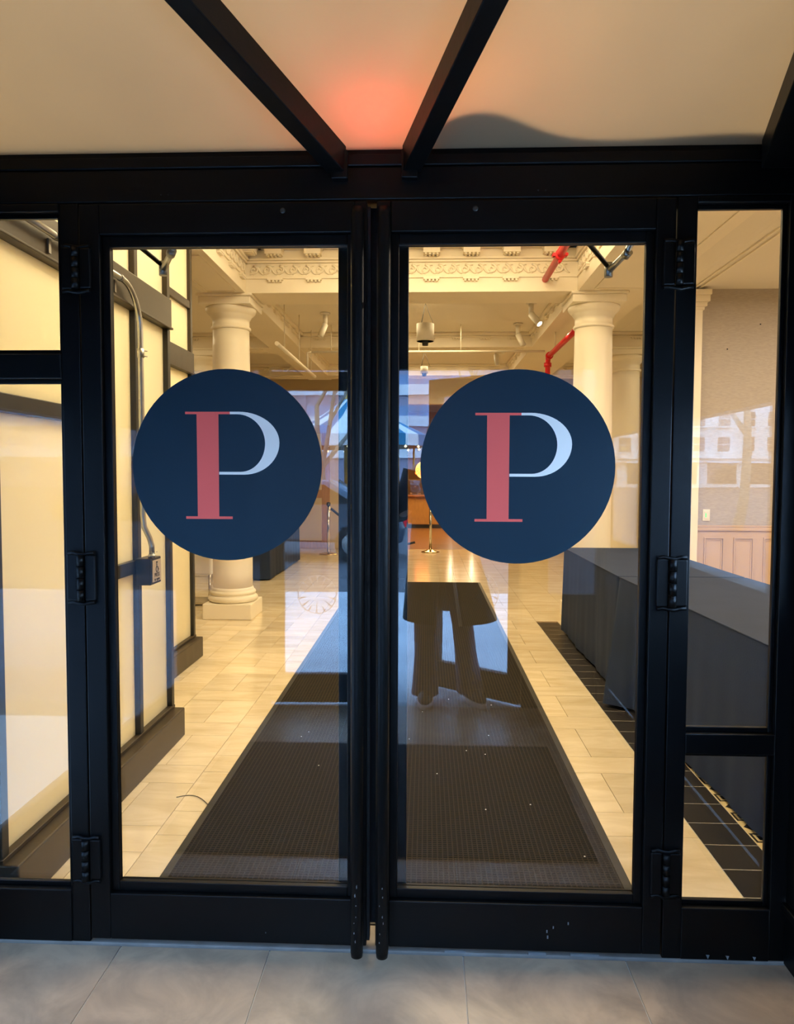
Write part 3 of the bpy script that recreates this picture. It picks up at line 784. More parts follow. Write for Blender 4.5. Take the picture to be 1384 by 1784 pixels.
# ================================================================== BEAMS with cornices
scroll_me = None
def scroll_mesh():
    global scroll_me
    if scroll_me: return scroll_me
    mb = MB()
    pts = []; rs = []
    for k in range(30):       # spiral
        t = k/29; a = PI*.5 + t*2*PI*1.25; r = .040*(1-.80*t)
        pts.append((.012+r*math.cos(a)*1.05, 0, r*math.sin(a))); rs.append(.0105-.004*t)
    lead = [(-.088, 0, -.040), (-.070, 0, -.036), (-.050, 0, -.018), (-.034, 0, .012), (-.016, 0, .032)]
    mb.tube(lead+pts, [.004, .007, .009, .010, .0105]+rs, 6)
    mb.tube([(-.06, 0, .036), (-.038, 0, .036), (-.024, 0, .020), (-.022, 0, .004)], [.004, .006, .006, .003], 6)
    mb.tube([(.045, 0, -.040), (.03, 0, -.030), (.018, 0, -.034), (.005, 0, -.042)], [.004, .007, .006, .003], 6)
    scroll_me = mb.mesh('scroll', 'cream_paint'); return scroll_me
def mod_mesh():
    mb = B(-.075, .075, -.0, .10, 0, .045).box(-.085, .085, 0, .11, .045, .06)
    for k in range(4): mb.box(-.062+k*.035, -.045+k*.035, 0, .09, -.012, 0)
    return mb.mesh('modillion', 'cream_paint')
def gut_mesh():
    mb = B(-.072, .072, 0, .032, -.018, .0)
    for k in range(4): mb.box(-.060+k*.034, -.042+k*.034, .0, .028, -.034, -.018)
    return mb.mesh('gutta_block', 'cream_paint')
MODM, GUTM = mod_mesh(), gut_mesh()
def cornice(parent, s0, s1, axis, pos, nrm, first, rich=True, pitch=.361, low=False):
    """axis 'x' or 'y'; pos = coordinate of the face; nrm = -1/+1 outward direction on the other axis"""
    def strip(nm, n0, n1, z0, z1):
        a, b = sorted((pos+nrm*n0, pos+nrm*n1))
        if axis == 'x': B(s0, s1, a, b, z0, z1).build(nm, 'cream_paint', parent, bev=.003)
        else: B(a, b, s0, s1, z0, z1).build(nm, 'cream_paint', parent, bev=.003)
    strip('fillet', -.002, .014, 3.190, 3.208)
    if low:
        strip('cove_strip', -.002, .05, 3.209, 3.249)
    else:
      strip('frieze_band', -.002, .004, 3.209, 3.330)
      strip('ovolo', -.002, .022, 3.331, 3.352)
      strip('cavetto', -.002, .040, 3.353, 3.374)
      strip('soffit_band', -.002, .030, 3.375, 3.446)
      strip('corona', -.002, .165, 3.447, 3.50)
      strip('cyma', -.002, .20, 3.501, 3.60)
    rot = {('x', -1): PI, ('x', 1): 0, ('y', 1): -PI/2, ('y', -1): PI/2}[(axis, nrm)]
    def put(nm, me, s, z, n=0):
        p = (s, pos+nrm*n, z) if axis == 'x' else (pos+nrm*n, s, z)
        link_mesh(nm, me, parent, p, (0, 0, rot))
    s = first
    while s < s1-.06:
        if s > s0+.06:
            if not low: put('modillion', MODM, s, 3.385, .028)
            put('gutta_block', GUTM, s, 3.192)
        s += pitch
    if rich:
        s = s0+.09
        while s < s1-.05:
            put('scroll', scroll_mesh(), s, 3.268, .010); s += .122
bf = struct('trim_5', (0, 5.0, 3.06))
B(-1.687, 1.372, 4.80, 5.26, 3.062, 3.60).build('beam', 'cream_paint', bf, bev=.003)
cornice(bf, -1.687, 1.372, 'x', 4.80, -1, -1.407)
bl = struct('trim_6', (-1.89, 4.0, 3.06))
B(-2.09, -1.687, 3.48, 11.0, 3.062, 3.60).build('beam', 'cream_paint', bl, bev=.003)
cornice(bl, 3.48, 4.80, 'y', -1.687, 1, 3.55)
br_ = struct('trim_7', (1.6, 4.0, 3.06))
B(1.372, 2.08, .14, 11.0, 3.062, 3.60).build('beam', 'cream_paint', br_, bev=.003)
cornice(br_, .32, 4.80, 'y', 1.372, -1, .42)
# soffit panel beads
for x0, x1, y0, y1, par in ((-2.03, -1.75, 3.6, 4.72, bl), (1.50, 1.98, .5, 4.70, br_)):
    for a in ((x0, x0+.012, y0, y1), (x1-.012, x1, y0, y1), (x0+.012, x1-.012, y0, y0+.012), (x0+.012, x1-.012, y1-.012, y1)):
        B(*a, 3.052, 3.0615).build('soffit_bead', 'cream_paint', par)
# bay 2 and 3: low cornices, cross beams
for y0, y1 in ((5.27, 7.71), (8.18, 10.44)):
    cornice(bl, y0, y1, 'y', -1.687, 1, y0+.12, rich=False, low=True)
    cornice(br_, y0, y1, 'y', 1.372, -1, y0+.12, rich=False, low=True)
    cornice(br_, y0, y1, 'y', 2.08, 1, y0+.12, rich=False, low=True)
    cornice(bl, y0, y1, 'y', -2.09, -1, y0+.12, rich=False, low=True)
for nm, Y0 in (('trim_8', 7.72), ('trim_9', 10.45)):
    for q, (xa, xb) in enumerate(((-1.687, 1.372), (-7, -2.09), (2.08, 6))):
        t_ = struct(nm if q == 0 else nm + ('_left' if q == 1 else '_right'), ((xa+xb)/2, Y0, 3.06)); B(xa, xb, Y0, Y0+.45, 3.062, 3.60).build('beam', 'cream_paint', t_, bev=.003)
        cornice(t_, xa, xb, 'x', Y0, -1, xa+.28, rich=False, low=True)
        B(xa+.1, xb-.1, Y0+.08, Y0+.095, 3.052, 3.0615).build('soffit_bead', 'cream_paint', t_); B(xa+.1, xb-.1, Y0+.355, Y0+.37, 3.052, 3.0615).build('soffit_bead', 'cream_paint', t_)
# ceilings
ce = struct('ceiling', (0, 0, 3.6))
B(-1.687, 1.372, .14, 4.80, 3.601, 3.66).build('coffer_ceiling', 'ceiling_paint', ce)
B(-1.687, 1.372, 5.26, 11.0, 3.25, 3.30).build('coffer_ceiling', 'ceiling_paint', ce)
B(-1.6, 1.3, 5.265, 5.31, 3.20, 3.2495).build('cove', 'ceiling_paint', ce)
B(2.08, 6, .14, 5.05, 3.135, 3.20).build('side_bay_ceiling', 'ceiling_paint', ce)
for x in (2.47, 2.525): B(x, x+.014, .31, 5.04, 3.122, 3.1345).build('ceiling_bead', 'cream_paint', ce)
B(2.0805, 2.12, .31, 5.04, 3.09, 3.1345).build('ceiling_cove', 'cream_paint', ce)
B(-7, -2.09, 3.47, 11.0, 3.25, 3.30).build('left_bay_ceiling', 'ceiling_paint', ce)
B(2.08, 6, 5.05, 11.0, 3.25, 3.30).build('right_bay_ceiling', 'ceiling_paint', ce)
B(-7, 6, 10.9, 24, 3.60, 3.66).build('rear_ceiling', 'ceiling_paint', ce)
B(-7, 6, .1, 24, 4.1, 4.2).build('slab', 'ceiling_paint', ce)
B(-7, -4.2, .14, 3.47, 3.6, 3.66).build('left_front_ceiling', 'ceiling_paint', ce)
# right-bay smoke detector / disc
tag(MB().lathe([(.0, -.018), (.045, -.018), (.055, -.004), (.055, .0)], (3.02, 3.9, 3.1345), 24).build('smoke_detector', 'white_fixture'), 'round smoke detector on the side bay ceiling by the linen wall', 'smoke detector')

# ================================================================== RIGHT WALL: linen paper, wainscot
wb = struct('wall_back', (3.5, 5.1, 0))
B(2.50, 6, 5.05, 5.20, 0, 3.70).build('wallpaper_field', 'wallpaper', wb)
B(2.575, 6, 5.028, 5.0495, .0, .86).build('wainscot_board', 'wainscot', wb)
B(2.575, 6, 5.012, 5.0495, .862, .896).build('chair_rail', 'wainscot', wb, bev=.006)
B(2.575, 6, 5.022, 5.0495, .897, .915).build('chair_rail_cap', 'wainscot', wb, bev=.004)
x = 2.645
while x < 5.8:
    x1 = x+.185
    for i_, (dd, pr) in enumerate(((0, .014), (.016, .007))):
        for a in ((x+dd, x+dd+.011, .12, .80), (x1-dd-.011, x1-dd, .12, .80)):
            B(a[0], a[1], 5.028-pr, 5.0278, a[2]+dd, a[3]-dd).build('panel_bead', 'wainscot', wb)
        for z in (.12+dd, .80-dd-.011):
            B(x+dd+.011, x1-dd-.011, 5.028-pr, 5.0278, z, z+.011).build('panel_bead', 'wainscot', wb)
    x += .277
pz = struct('trim_11', (2.52, 5.0, 0))
B(2.44, 2.574, 5.0, 5.20, 0, 2.93).build('pilaster', 'cream_paint', pz, bev=.004)
for k, (e, z0, z1) in enumerate(((.012, 2.93, 2.96), (.03, 2.961, 3.0), (.05, 3.001, 3.06), (.06, 3.061, 3.11))):
    B(2.44-e, 2.574+e, 5.0-e, 5.20, z0, z1).build('pilaster_capital', 'cream_paint', pz, bev=.004)
sw = thing('light_switch', (2.666, 5.04, .96), 'ivory light switch with green indicator above the chair rail', 'switch')
B(2.632, 2.70, 5.040, 5.0495, .955, 1.065).build('switch_plate', 'switch_white', sw, bev=.003)
B(2.648, 2.684, 5.034, 5.0395, .972, 1.048).build('rocker', 'switch_white', sw, bev=.002)
B(2.654, 2.664, 5.0325, 5.034, .99, 1.03).build('indicator', 'green_led', sw)
ot = thing('wall_outlet', (3.27, 5.0, .28), 'ivory wall outlet low on the wainscot behind the tables', 'outlet')
B(3.235, 3.315, 5.018, 5.0275, .25, .345).build('outlet_plate', 'switch_white', ot, bev=.003)
for z in (.268, .305): B(3.258, 3.292, 5.015, 5.018, z, z+.026).build('socket', 'white_fixture', ot)
for x, z in ((2.82, 2.57), (3.12, 2.80)): 
    B(x, x+.012, 5.0485, 5.0499, z, z+.012).build('nail_hole', 'ink', wb)

# right rear: wall with conduits
wrr = struct('wall_right_rear', (3.2, 9, 0))
B(2.86, 2.98, 8.6, 11.6, 0, 3.7).build('rear_side_wall', 'cream_paint', wrr)
B(2.86, 6, 11.0, 11.2, 0, 3.7).build('rear_wall', 'cream_paint', wrr)
vc = thing('riser_conduit', (2.8, 8.9, 0), 'pair of grey conduits running down the wall behind the set back column', 'conduit')
for k, y in enumerate((8.75, 9.0)):
    MB().tube([(2.83, y, 0.02), (2.83, y, 2.1), (2.80, y, 2.25), (2.80, y, 3.04)], .016, 8).build('conduit_tube', 'zinc', vc)
B(2.79, 2.858, 8.70, 9.05, 1.75, 1.95).build('junction_box', 'zinc', vc, bev=.004)

# ================================================================== RED PIPE, white pipes
rp_ = thing('red_sprinkler_pipe', (1.075, 3.0, 3.17), 'red sprinkler pipe running into the cream beam face', 'pipe')
MB().tube([(1.075, .32, 3.17), (1.075, 4.799, 3.17)], .030, 18).build('pipe_run', 'red_pipe', rp_)
cl = MB().tube([(1.075, 4.02, 3.17), (1.075, 4.10, 3.17)], .043, 18).build('grooved_coupling', 'red_pipe', rp_)
for a in (0, PI/2, PI, 3*PI/2):
    MB().tube([(1.075+.05*math.cos(a), 4.03, 3.17+.05*math.sin(a)), (1.075+.05*math.cos(a), 4.09, 3.17+.05*math.sin(a))], .014, 10).build('coupling_bolt', 'red_pipe', cl)
MB().tube([(1.075, 4.06, 3.2), (1.075, 4.06, 3.6)], .012, 8).build('hanger_rod', 'white_pipe', rp_)
rq = thing('red_sprinkler_pipe', (1.80, 9.0, 3.2), 'red sprinkler pipe dropping beyond the beam next to the rear column', 'pipe')
rx_, rz0 = 1.50, 2.85
MB().tube([(rx_, 5.27, rz0), (rx_, 7.14, rz0)], .032, 14).build('pipe_run', 'red_pipe', rq)
MB().tube([(rx_, 7.14, rz0), (rx_, 7.20, rz0-.01), (rx_, 7.22, rz0-.06), (rx_, 7.22, rz0-.75)], .032, 14).build('pipe_drop', 'red_pipe', rq)
for z in (rz0-.12, rz0-.36): MB().tube([(rx_, 7.22, z), (rx_, 7.22, z+.05)], .046, 14).build('grooved_coupling', 'red_pipe', rq)
MB().tube([(rx_, 7.08, rz0), (rx_, 7.13, rz0)], .046, 14).build('grooved_coupling', 'red_pipe', rq)
MB().tube([(rx_, 6.7, rz0+.03), (rx_, 6.7, 3.06)], .008, 6).build('hanger_rod', 'white_pipe', rq)
wp = thing('white_sprinkler_pipe', (0, 7.05, 3.15), 'thin cream pipe crossing the ceiling between the spotlights', 'pipe')
MB().tube([(-1.45, 7.2, 2.92), (rx_-.04, 7.2, 2.92)], .014, 10).build('pipe_run', 'white_pipe', wp)
for x in (-1.2, -.1, .42): MB().tube([(x, 7.2, 2.93), (x, 7.2, 3.249)], .006, 6).build('hanger_rod', 'white_pipe', wp)
MB().tube([(-1.45, 7.2, 2.92), (-1.5, 7.2, 2.91), (-1.5, 7.2, 2.715)], .014, 10).build('pipe_elbow', 'white_pipe', wp)
wq = thing('white_sprinkler_pipe', (-1.55, 7, 2.9), 'cream pipe on brackets running along the left beam side', 'pipe')
MB().tube([(-1.50, 5.3, 2.69), (-1.50, 7.8, 2.69)], .022, 10).build('pipe_run', 'white_pipe', wq)
for y in (5.7, 6.6, 7.5):
    MB().tube([(-1.50, y, 2.69), (-1.50, y, 3.0), (-1.50, y, 3.249)], .005, 6).build('hanger_rod', 'white_pipe', wq)

# ================================================================== FLOOR MATS
fm = thing('entrance_mat', (-.1, 3.8, 0), 'long dark waffle entrance runner on the marble floor', 'mat')
B(-.905, .698, .125, 7.36, .0005, .008).build('rubber_edge', 'rubber', fm, bev=.004)
B(-.872, .665, .16, 7.33, .0082, .0115).build('waffle_pile', 'waffle_pile', fm)
for k in range(16):
    x = random.uniform(-.7, .6); y = random.uniform(.3, 2.4)
    B(x, x+.005, y, y+.004, .0116, .0135).build('lint_speck', 'white_drape', fm)
vm = thing('vestibule_mat', (-.1, -1.0, 0), 'dark rectangular mat on the grey vestibule tiles', 'mat')
B(-1.0, .62, -1.56, -.45, .0005, .010).build('mat_body', 'vest_mat', vm, bev=.004)
wd = thing('loose_wire', (-1.0, .95, 0), 'thin curled dark thread lying on the marble by the runner', 'thread')
MB().tube([(-1.02+.27*t/12-.04, .98-.16*(t/12)**2+.03*math.sin(t*.5), .003) for t in range(13)], .0016, 6).build('thread_line', 'rubber', wd)

# ================================================================== TABLES with navy cloths
def table_with_cloth(x0, x1, y0, y1, ztop, lab_t, lab_c, flare, seed, skew=0.0):
    t = thing('folding_table', ((x0+x1)/2, (y0+y1)/2, 0), lab_t, 'table', 'tables under navy cloths')
    B(x0+.085, x1-.01, y0+.01, y1-.01, ztop-.035, ztop-.004).build('tabletop', 'wood_top', t, bev=.004)
    for x in (x0+.13, x1-.05):
        for y in (y0+.2, y1-.2): MB().tube([(x, y, 0), (x, y, ztop-.036)], .016, 10).build('leg', 'zinc', t)
    rnd = random.Random(seed); per = []
    def seg(a, b, n, nx, ny):
        for k in range(n):
            f = k/n; per.append((a[0]+(b[0]-a[0])*f, a[1]+(b[1]-a[1])*f, nx, ny, f))
    seg((x0, y1), (x0, y0), 60, -1, 0); seg((x0, y0), (x1, y0), 26, 0, -1); seg((x1, y0), (x1, y1), 60, 1, 0); seg((x1, y1), (x0, y1), 26, 0, 1)
    rings = []; ph = rnd.random()*6; n = len(per)
    NZ = 9
    for j in range(NZ+1):
        h = j/NZ; ring = []
        for i, (px, py, nx, ny, f) in enumerate(per):
            amp = (.004*math.sin(i*.55+ph)+.003*math.sin(i*1.13+1.7*ph)+.006*math.sin(i*.21+ph*2))*h
            off = .006+.012*h+amp
            # corner flares (cloth folds stand out at corners)
            cd_ = min(f, 1-f)
            fl_ = 0; ly = 0
            if nx == -1 and f < .18 and flare: fl_ = flare*(1-f/.18)**1.3*h; ly = -.22*h*(1-f/.18)
            dn = .008 if j == 0 else 0
            ox = px+nx*(off+fl_); oy = py+ny*off+ly
            if cd_ < .06: # round the corner
                pass
            ring.append((ox, oy, ztop-.002 - h*(ztop-.022)))
        rings.append(ring)
    mb = MB(); mb.loft(rings, cap=False)
    # top
    b = len(mb.v); nx_, ny_ = 8, 16; top = []
    for a in range(nx_+1):
        for c in range(ny_+1):
            px = x0-.006+(x1-x0+.012)*a/nx_; py = y0-.006+(y1-y0+.012)*c/ny_
            wv = .0022*math.sin(px*23+py*9+ph)+.0018*math.sin(py*31-px*7) if 0 < a < nx_ and 0 < c < ny_ else 0
            top.append((px, py, ztop+wv))
    mb.v = [(x+skew*(y1-y), y, z) for x, y, z in mb.v]; top = [(x+skew*(y1-y), y, z) for x, y, z in top]
    mb.add(top, [(a*(ny_+1)+c, (a+1)*(ny_+1)+c, (a+1)*(ny_+1)+c+1, a*(ny_+1)+c+1) for a in range(nx_) for c in range(ny_)], True)
    o = mb.build('tablecloth', 'navy_cloth', None, origin=((x0+x1)/2, (y0+y1)/2, 0))
    # folded hem bead along the top edge
    o2 = MB().tube([(px+skew*(y1-py), py, ztop-.003) for px, py in ((x0-.006, y0-.006), (x0-.006, y1+.006), (x1+.006, y1+.006), (x1+.006, y0-.006), (x0-.006, y0-.006))], .004, 6, cap=False).build('edge_fold', 'navy_cloth', o)
    tag(o, lab_c, 'tablecloth', 'navy tablecloths')
table_with_cloth(1.222, 1.99, 2.62, 4.44, .748, 'folding table hidden under the navy cloth nearest the cream column', 'dark navy floor length cloth on the table nearest the cream column', 0, 3)
table_with_cloth(1.215, 1.98, .68, 2.55, .752, 'folding table hidden under the navy cloth by the sidelight', 'dark navy cloth with flared corner fold on the table by the sidelight', .14, 5, .040)
table_with_cloth(-2.75, -2.05, 7.4, 9.7, .75, 'folding table hidden under dark cloth behind the cream column', 'dark navy cloth on the table behind the cream column and stanchion', 0, 8)

# ================================================================== STANCHIONS
def stanchion(x, y, label, h=.96):
    s = thing('stanchion', (x, y, 0), label, 'stanchion', 'queue stanchions')
    MB().lathe([(.0, .055), (.035, .05), (.06, .038), (.13, .022), (.165, .012), (.165, 0)], (x, y, 0), 32).build('base', 'brass_chrome', s)
    MB().tube([(x, y, .05), (x, y, h)], .026, 18).build('post', 'chrome', s)
    MB().lathe([(.03, 0), (.034, .01), (.034, .05), (.02, .06), (0, .06)], (x, y, h), 20).build('cap', 'black_plastic', s)
    return s
stanchion(-1.69, 10.6, 'chrome stanchion with black rope left of the runner end', .85)
stanchion(.08, 11.1, 'chrome stanchion with domed base before the wooden cafe floor', .95)
rp2 = MB().tube([(-1.65+1.46*t/12, 10.6, .80-.62*math.sin(PI*t/12*.62)) for t in range(13)], .020, 10).build('stanchion_rope', 'belt')
tag(rp2, 'black drooping rope hung from the chrome stanchion', 'rope')

# white draped cart behind the partition end
ct = thing('draped_cart', (-2.55, 6.0, 0), 'white draped cart on chrome legs behind the frosted partition end', 'cart')
B(-2.60, -2.26, 5.55, 5.9, .32, 1.02).build('drape', 'white_drape', ct, bev=.02)
for x in (-2.58, -2.28):
    for y in (5.57, 5.88): MB().tube([(x, y, 0), (x, y, .33)], .014, 8).build('leg', 'chrome', ct)
for x in (-2.43,): B(-2.60, -2.24, 5.55, 5.9, .012, .03).build('foot_rail', 'chrome', ct)

# ================================================================== FAR WALL and CAFE
wc = struct('wall_rear', (0, 11.7, 0))
B(-7, -1.05, 11.62, 11.8, 0, 3.6).build('rear_wall_left', 'back_wall', wc)
B(1.75, 6, 11.62, 11.8, 0, 3.6).build('rear_wall_right', 'back_wall', wc)
B(-1.05, 1.75, 11.62, 11.8, 2.7, 3.6).build('rear_lintel', 'cream_paint', wc)
for x in (-1.15, 1.75): B(x, x+.10, 11.58, 11.84, 0, 2.7).build('opening_trim', 'back_wall', wc, bev=.004)
for x0 in (-3.9, -2.75):
    B(x0, x0+.95, 11.59, 11.619, 0, 2.3).build('door_panel', 'wood_ribs', wc, bev=.004)
    B(x0+.15, x0+.80, 11.575, 11.59, 1.1, 2.15).build('panel_bead', 'back_wall', wc, bev=.004)
    B(x0+.15, x0+.80, 11.575, 11.59, .15, .95).build('panel_bead', 'back_wall', wc, bev=.004)
B(-7, -3.5, 8.6, 8.7, 0, 3.6).build('yellow_panel', 'yellow_wall', wc)
fc = struct('floor_cafe', (0, 16, 0))
k = 0; y = 11.6
wfield = MB()
while y < 23.9:
    x = -4 + (k % 2)*.6
    while x < 5:
        wfield.box(x+.001, min(x+1.2, 5)-.001, y+.001, y+.139, -.02, .0); x += 1.2
    y += .14; k += 1
o = wfield.build('plank_field', 'wood_floor', fc); o['kind'] = 'stuff'
B(-7, 6, 11.6, 24, -.1, -.015).build('floor_bed', 'wood_floor', fc)
ctr = thing('cafe_counter', (.6, 17.2, 0), 'ribbed wooden cafe counter at the far end of the hall', 'counter')
B(-1.2, 2.6, 17.1, 17.8, .10, .82).build('counter_body', 'wood_ribs', ctr)
B(-1.25, 2.65, 17.02, 17.85, .82, .87).build('counter_top', 'wood_top', ctr, bev=.006)
B(-1.15, 2.55, 17.14, 17.75, 0, .10).build('toe_kick', 'black_plastic', ctr)
rib = B(-.011, .011, -.012, 0, .11, .81).mesh('rib', 'wood_ribs')
x = -1.17
while x < 2.6:
    link_mesh('rib', rib, ctr, (x, 17.1, 0)); x += .045
gc = thing('display_case', (-.1, 17.4, .87), 'glazed pastry case standing on the ribbed counter', 'display case')
for x in (-.5, .4):
    for y in (17.15, 17.7): B(x, x+.02, y, y+.02, .871, 1.25).build('case_post', 'case_frame', gc)
B(-.5, .42, 17.15, 17.72, 1.25, 1.27).build('case_top', 'case_frame', gc); B(-.48, .40, 17.17, 17.70, 1.05, 1.06).build('case_shelf', 'clear_glass', gc)
B(-.48, .40, 17.155, 17.16, .872, 1.25).build('case_pane', 'clear_glass', gc)
for k in range(8):
    tag(MB().lathe([(.0, .05), (.03, .045), (.045, .02), (.04, 0)], (-.40+.11*k, 17.35, 1.061 if k % 2 else .872), 14).build('pastry', 'amber_globe' if False else 'wood_ribs'), 'golden round bun in the glazed pastry case', 'bun', 'buns in the pastry case')
gl = thing('round_sign', (-.08, 17.6, 1.27), 'round amber backlit sign with orange neon lettering above the pastry case', 'sign')
MB().tube([(-.05, 17.58, 1.52), (-.05, 17.62, 1.52)], .24, 36).build('sign_disc', 'amber_globe', gl)
B(-.07, -.03, 17.59, 17.61, 1.27, 1.30).build('sign_foot', 'case_frame', gl)
link_mesh('lettering', text_mesh('lettering', '&SL', .26, 'neon_orange', .004), gl, (-.10, 17.57, 1.48), (PI/2, 0, 0))
sn = thing('lit_sign', (.75, 16.95, .95), 'glowing letters THE PARK standing above the cafe counter', 'sign')
link_mesh('lettering', text_mesh('lettering', 'THE PARK', .19, 'sign_glow', .006), sn, (.95, 16.98, 1.34), (PI/2, 0, 0))
for x in (.60, 1.15): B(x, x+.07, 16.97, 16.985, .98, 1.20).build('light_bar', 'sign_glow', sn)
B(.46, 1.45, 16.995, 17.015, .88, 1.45).build('sign_board', 'wood_top', sn)

# ================================================================== CEILING FIXTURES
def pendant(x, y, z0, z1, zc, label, r=.11):
    p = thing('pendant_lamp', (x, y, z0), label, 'lamp', 'drum pendants')
    sh = MB().lathe([(r, 0), (r, z1-z0), (r-.004, z1-z0), (r-.004, 0.0)], (x, y, z0), 32).build('drum_shade', 'shade_fabric', p)
    MB().lathe([(r-.005, .004), (r-.005, .008)], (x, y, z1-.012), 24).build('shade_top', 'shade_fabric', sh)
    MB().lathe([(.0, -.045), (.03, -.045), (.034, -.01), (.034, .03)], (x, y, z0), 16).build('spot_insert', 'black_plastic', p)
    for a in (0, 2.1, 4.2): MB().tube([(x+.085*math.cos(a), y+.085*math.sin(a), z1), (x, y, zc-.03)], .0025, 5).build('wire', 'black_plastic', p)
    MB().lathe([(.0, 0), (.03, 0), (.03, .03), (0, .03)], (x, y, zc-.03), 14).build('ceiling_rose', 'white_fixture', p)
pendant(-.02, 5.92, 2.815, 3.0, 3.249, 'white drum pendant hung on wires from the middle hall ceiling', .093)
pendant(-.04, 9.0, 2.90, 3.0, 3.249, 'small white drum pendant hung beyond the cross beam', .055)
def spot(x, y, zc, tx, ty, label, on=True):
    s = thing('ceiling_spotlight', (x, y, zc), label, 'spotlight', 'white ceiling spotlights')
    MB().lathe([(.0, -.02), (.055, -.02), (.06, 0)], (x, y, zc-.001), 20).build('canopy', 'white_fixture', s)
    MB().tube([(x, y, zc-.02), (x, y, zc-.14)], .028, 14).build('stem', 'white_fixture', s)
    d = Vector((tx, ty, -1)).normalized(); a = Vector((x, y, zc-.13)); b = a+d*.16
    h = MB().tube([a, b], .036, 16).build('head', 'white_fixture', s)
    MB().tube([b+d*.0005, b+d*.003], .028, 14).build('lens', 'lamp_lens' if on else 'white_fixture', h)
    if not on: return
    l = bpy.data.lights.new('spot_beam', 'SPOT'); l.energy = 18; l.color = (1, .80, .5); l.spot_size = 1.1; l.spot_blend = .5; l.shadow_soft_size = .03
    o = bpy.data.objects.new('spot_beam', l); COL.objects.link(o); o.parent = s; o.location = (b+d*.01)-Vector((x, y, zc)); o.rotation_euler = d.to_track_quat('-Z', 'Y').to_euler()
ZC = 3.249
spot(-1.18, 6.5, ZC, -.35, -.25, 'white cylinder spotlight above the left pipe, tilted toward the cream column', False)
spot(1.12, 7.15, ZC, .45, -.2, 'white cylinder spotlight tilted toward the red drop pipe', False)
spot(1.12, 6.02, ZC, .7, -.6, 'white cylinder spotlight with lit lens close behind the beam')
spot(-.95, 7.0, ZC, .5, .3, 'white cylinder spotlight near the elbow of the thin cream pipe', False)
spot(1.0, 8.7, ZC, .1, -.2, 'white cylinder spotlight hung beyond the cross beam', False)
for x, y in ((1.12, 9.3),):
    tag(MB().lathe([(.0, -.03), (.05, -.03), (.06, -.01), (.06, 0)], (x, y, 3.2495), 20).build('smoke_detector', 'white_fixture'), 'round smoke detector on the hall ceiling beyond the cross beam', 'smoke detector')

# ================================================================== STREET seen in the glass
def building_bands():
    b = thing('office_building', (-12, -76, 0), 'office block with alternating pale bands and ribbon windows across the street', 'building')
    B(-60, 9, -86, -76, -.1, 34).build('wall', 'band_mauve', b)
    z = 3.2
    while z < 33:
        B(-60, 9.2, -76.0, -75.7, z, z+1.1).build('pale_band', 'band_light', b)
        B(-60, 9, -76.0, -75.95, z+1.1, z+2.2).build('ribbon_window', 'band_glass', b); z += 3.3
    for k in range(23): B(-58+k*3, -57.75+k*3, -75.95, -75.8, 0, 34).build('pier', 'band_mauve', b)
building_bands()
def building_stone():
    b = thing('stone_building', (45, -96, 0), 'pale stone apartment building with rows of dark windows across the street', 'building')
    B(14, 80, -106, -96, -.1, 34).build('wall', 'stone_pale', b)
    wm = B(-.75, .75, -.3, .02, 0, 1.9).mesh('window', 'window_dark'); sm_ = B(-.95, .95, 0, .3, -.2, 0).mesh('sill', 'stone_pale')
    bm_ = B(-.75, .75, 0, .12, .9, 1.0).mesh('sash_bar', 'stone_pale')
    for r in range(5):
        for c in range(20):
            x = 16.5+c*3.2; z = 4.6+r*3.3
            q = link_mesh('window', wm, b, (x, -95.99, z)); link_mesh('sill', sm_, q, (x, -95.97, z)); link_mesh('sash_bar', bm_, q, (x, -95.97, z))
    B(13.8, 80.2, -96, -95.3, 3.7, 4.1).build('cornice', 'stone_pale', b)
    for c in range(12):
        q = B(16+c*5.2, 19.8+c*5.2, -96, -95.9, .4, 3.1).build('shop_window', 'window_dark', b); B(15.6+c*5.2, 20.2+c*5.2, -95.9, -94.8, 3.1, 3.3).build('awning', 'band_light', b)
building_stone()
def bare_tree(x, y, h, label, seed, r0=.11):
    rnd = random.Random(seed); mb = MB()
    def grow(p, d, L, r, depth):
        n = 4; pts = [p]; rs = [r]; q = p.copy(); dd = d.copy()
        for k in range(n):
            dd = (dd + Vector((rnd.uniform(-.16, .16), rnd.uniform(-.16, .16), rnd.uniform(-.04, .10)))).normalized()
            q = q + dd*L/n; pts.append(q.copy()); rs.append(r*(1-.45*(k+1)/n))
        mb.tube(pts, rs, 6 if depth < 3 else 4, cap=False)
        if depth >= 6: return
        for c in range(3 if depth < 4 else 2):
            i = n if c == 0 else rnd.choice((2, 3, 4))
            a = rnd.uniform(0, 2*PI); s = rnd.uniform(.35, .85)
            nd = (dd + Vector((math.cos(a)*s, math.sin(a)*s, rnd.uniform(-.1, .35)))).normalized()
            grow(pts[i], nd, L*rnd.uniform(.62, .82), rs[i]*.8, depth+1)
    grow(Vector((x, y, -.05)), Vector((0, 0, 1)), h*.34, r0, 0)
    tag(mb.build('bare_tree', 'bark', None, origin=(x, y, -.05)), label, 'tree', 'bare street trees')
bare_tree(-2.7, -17, 9.5, 'bare street tree standing before the banded office block', 11)
bare_tree(1.6, -25, 10, 'bare street tree rising beside the striped carousel', 5, .12)
bare_tree(8.6, -18.5, 10, 'bare street tree standing before the pale stone building', 23, .15)
bare_tree(-8.5, -22, 9, 'bare street tree far along the kerb by the office block', 31)
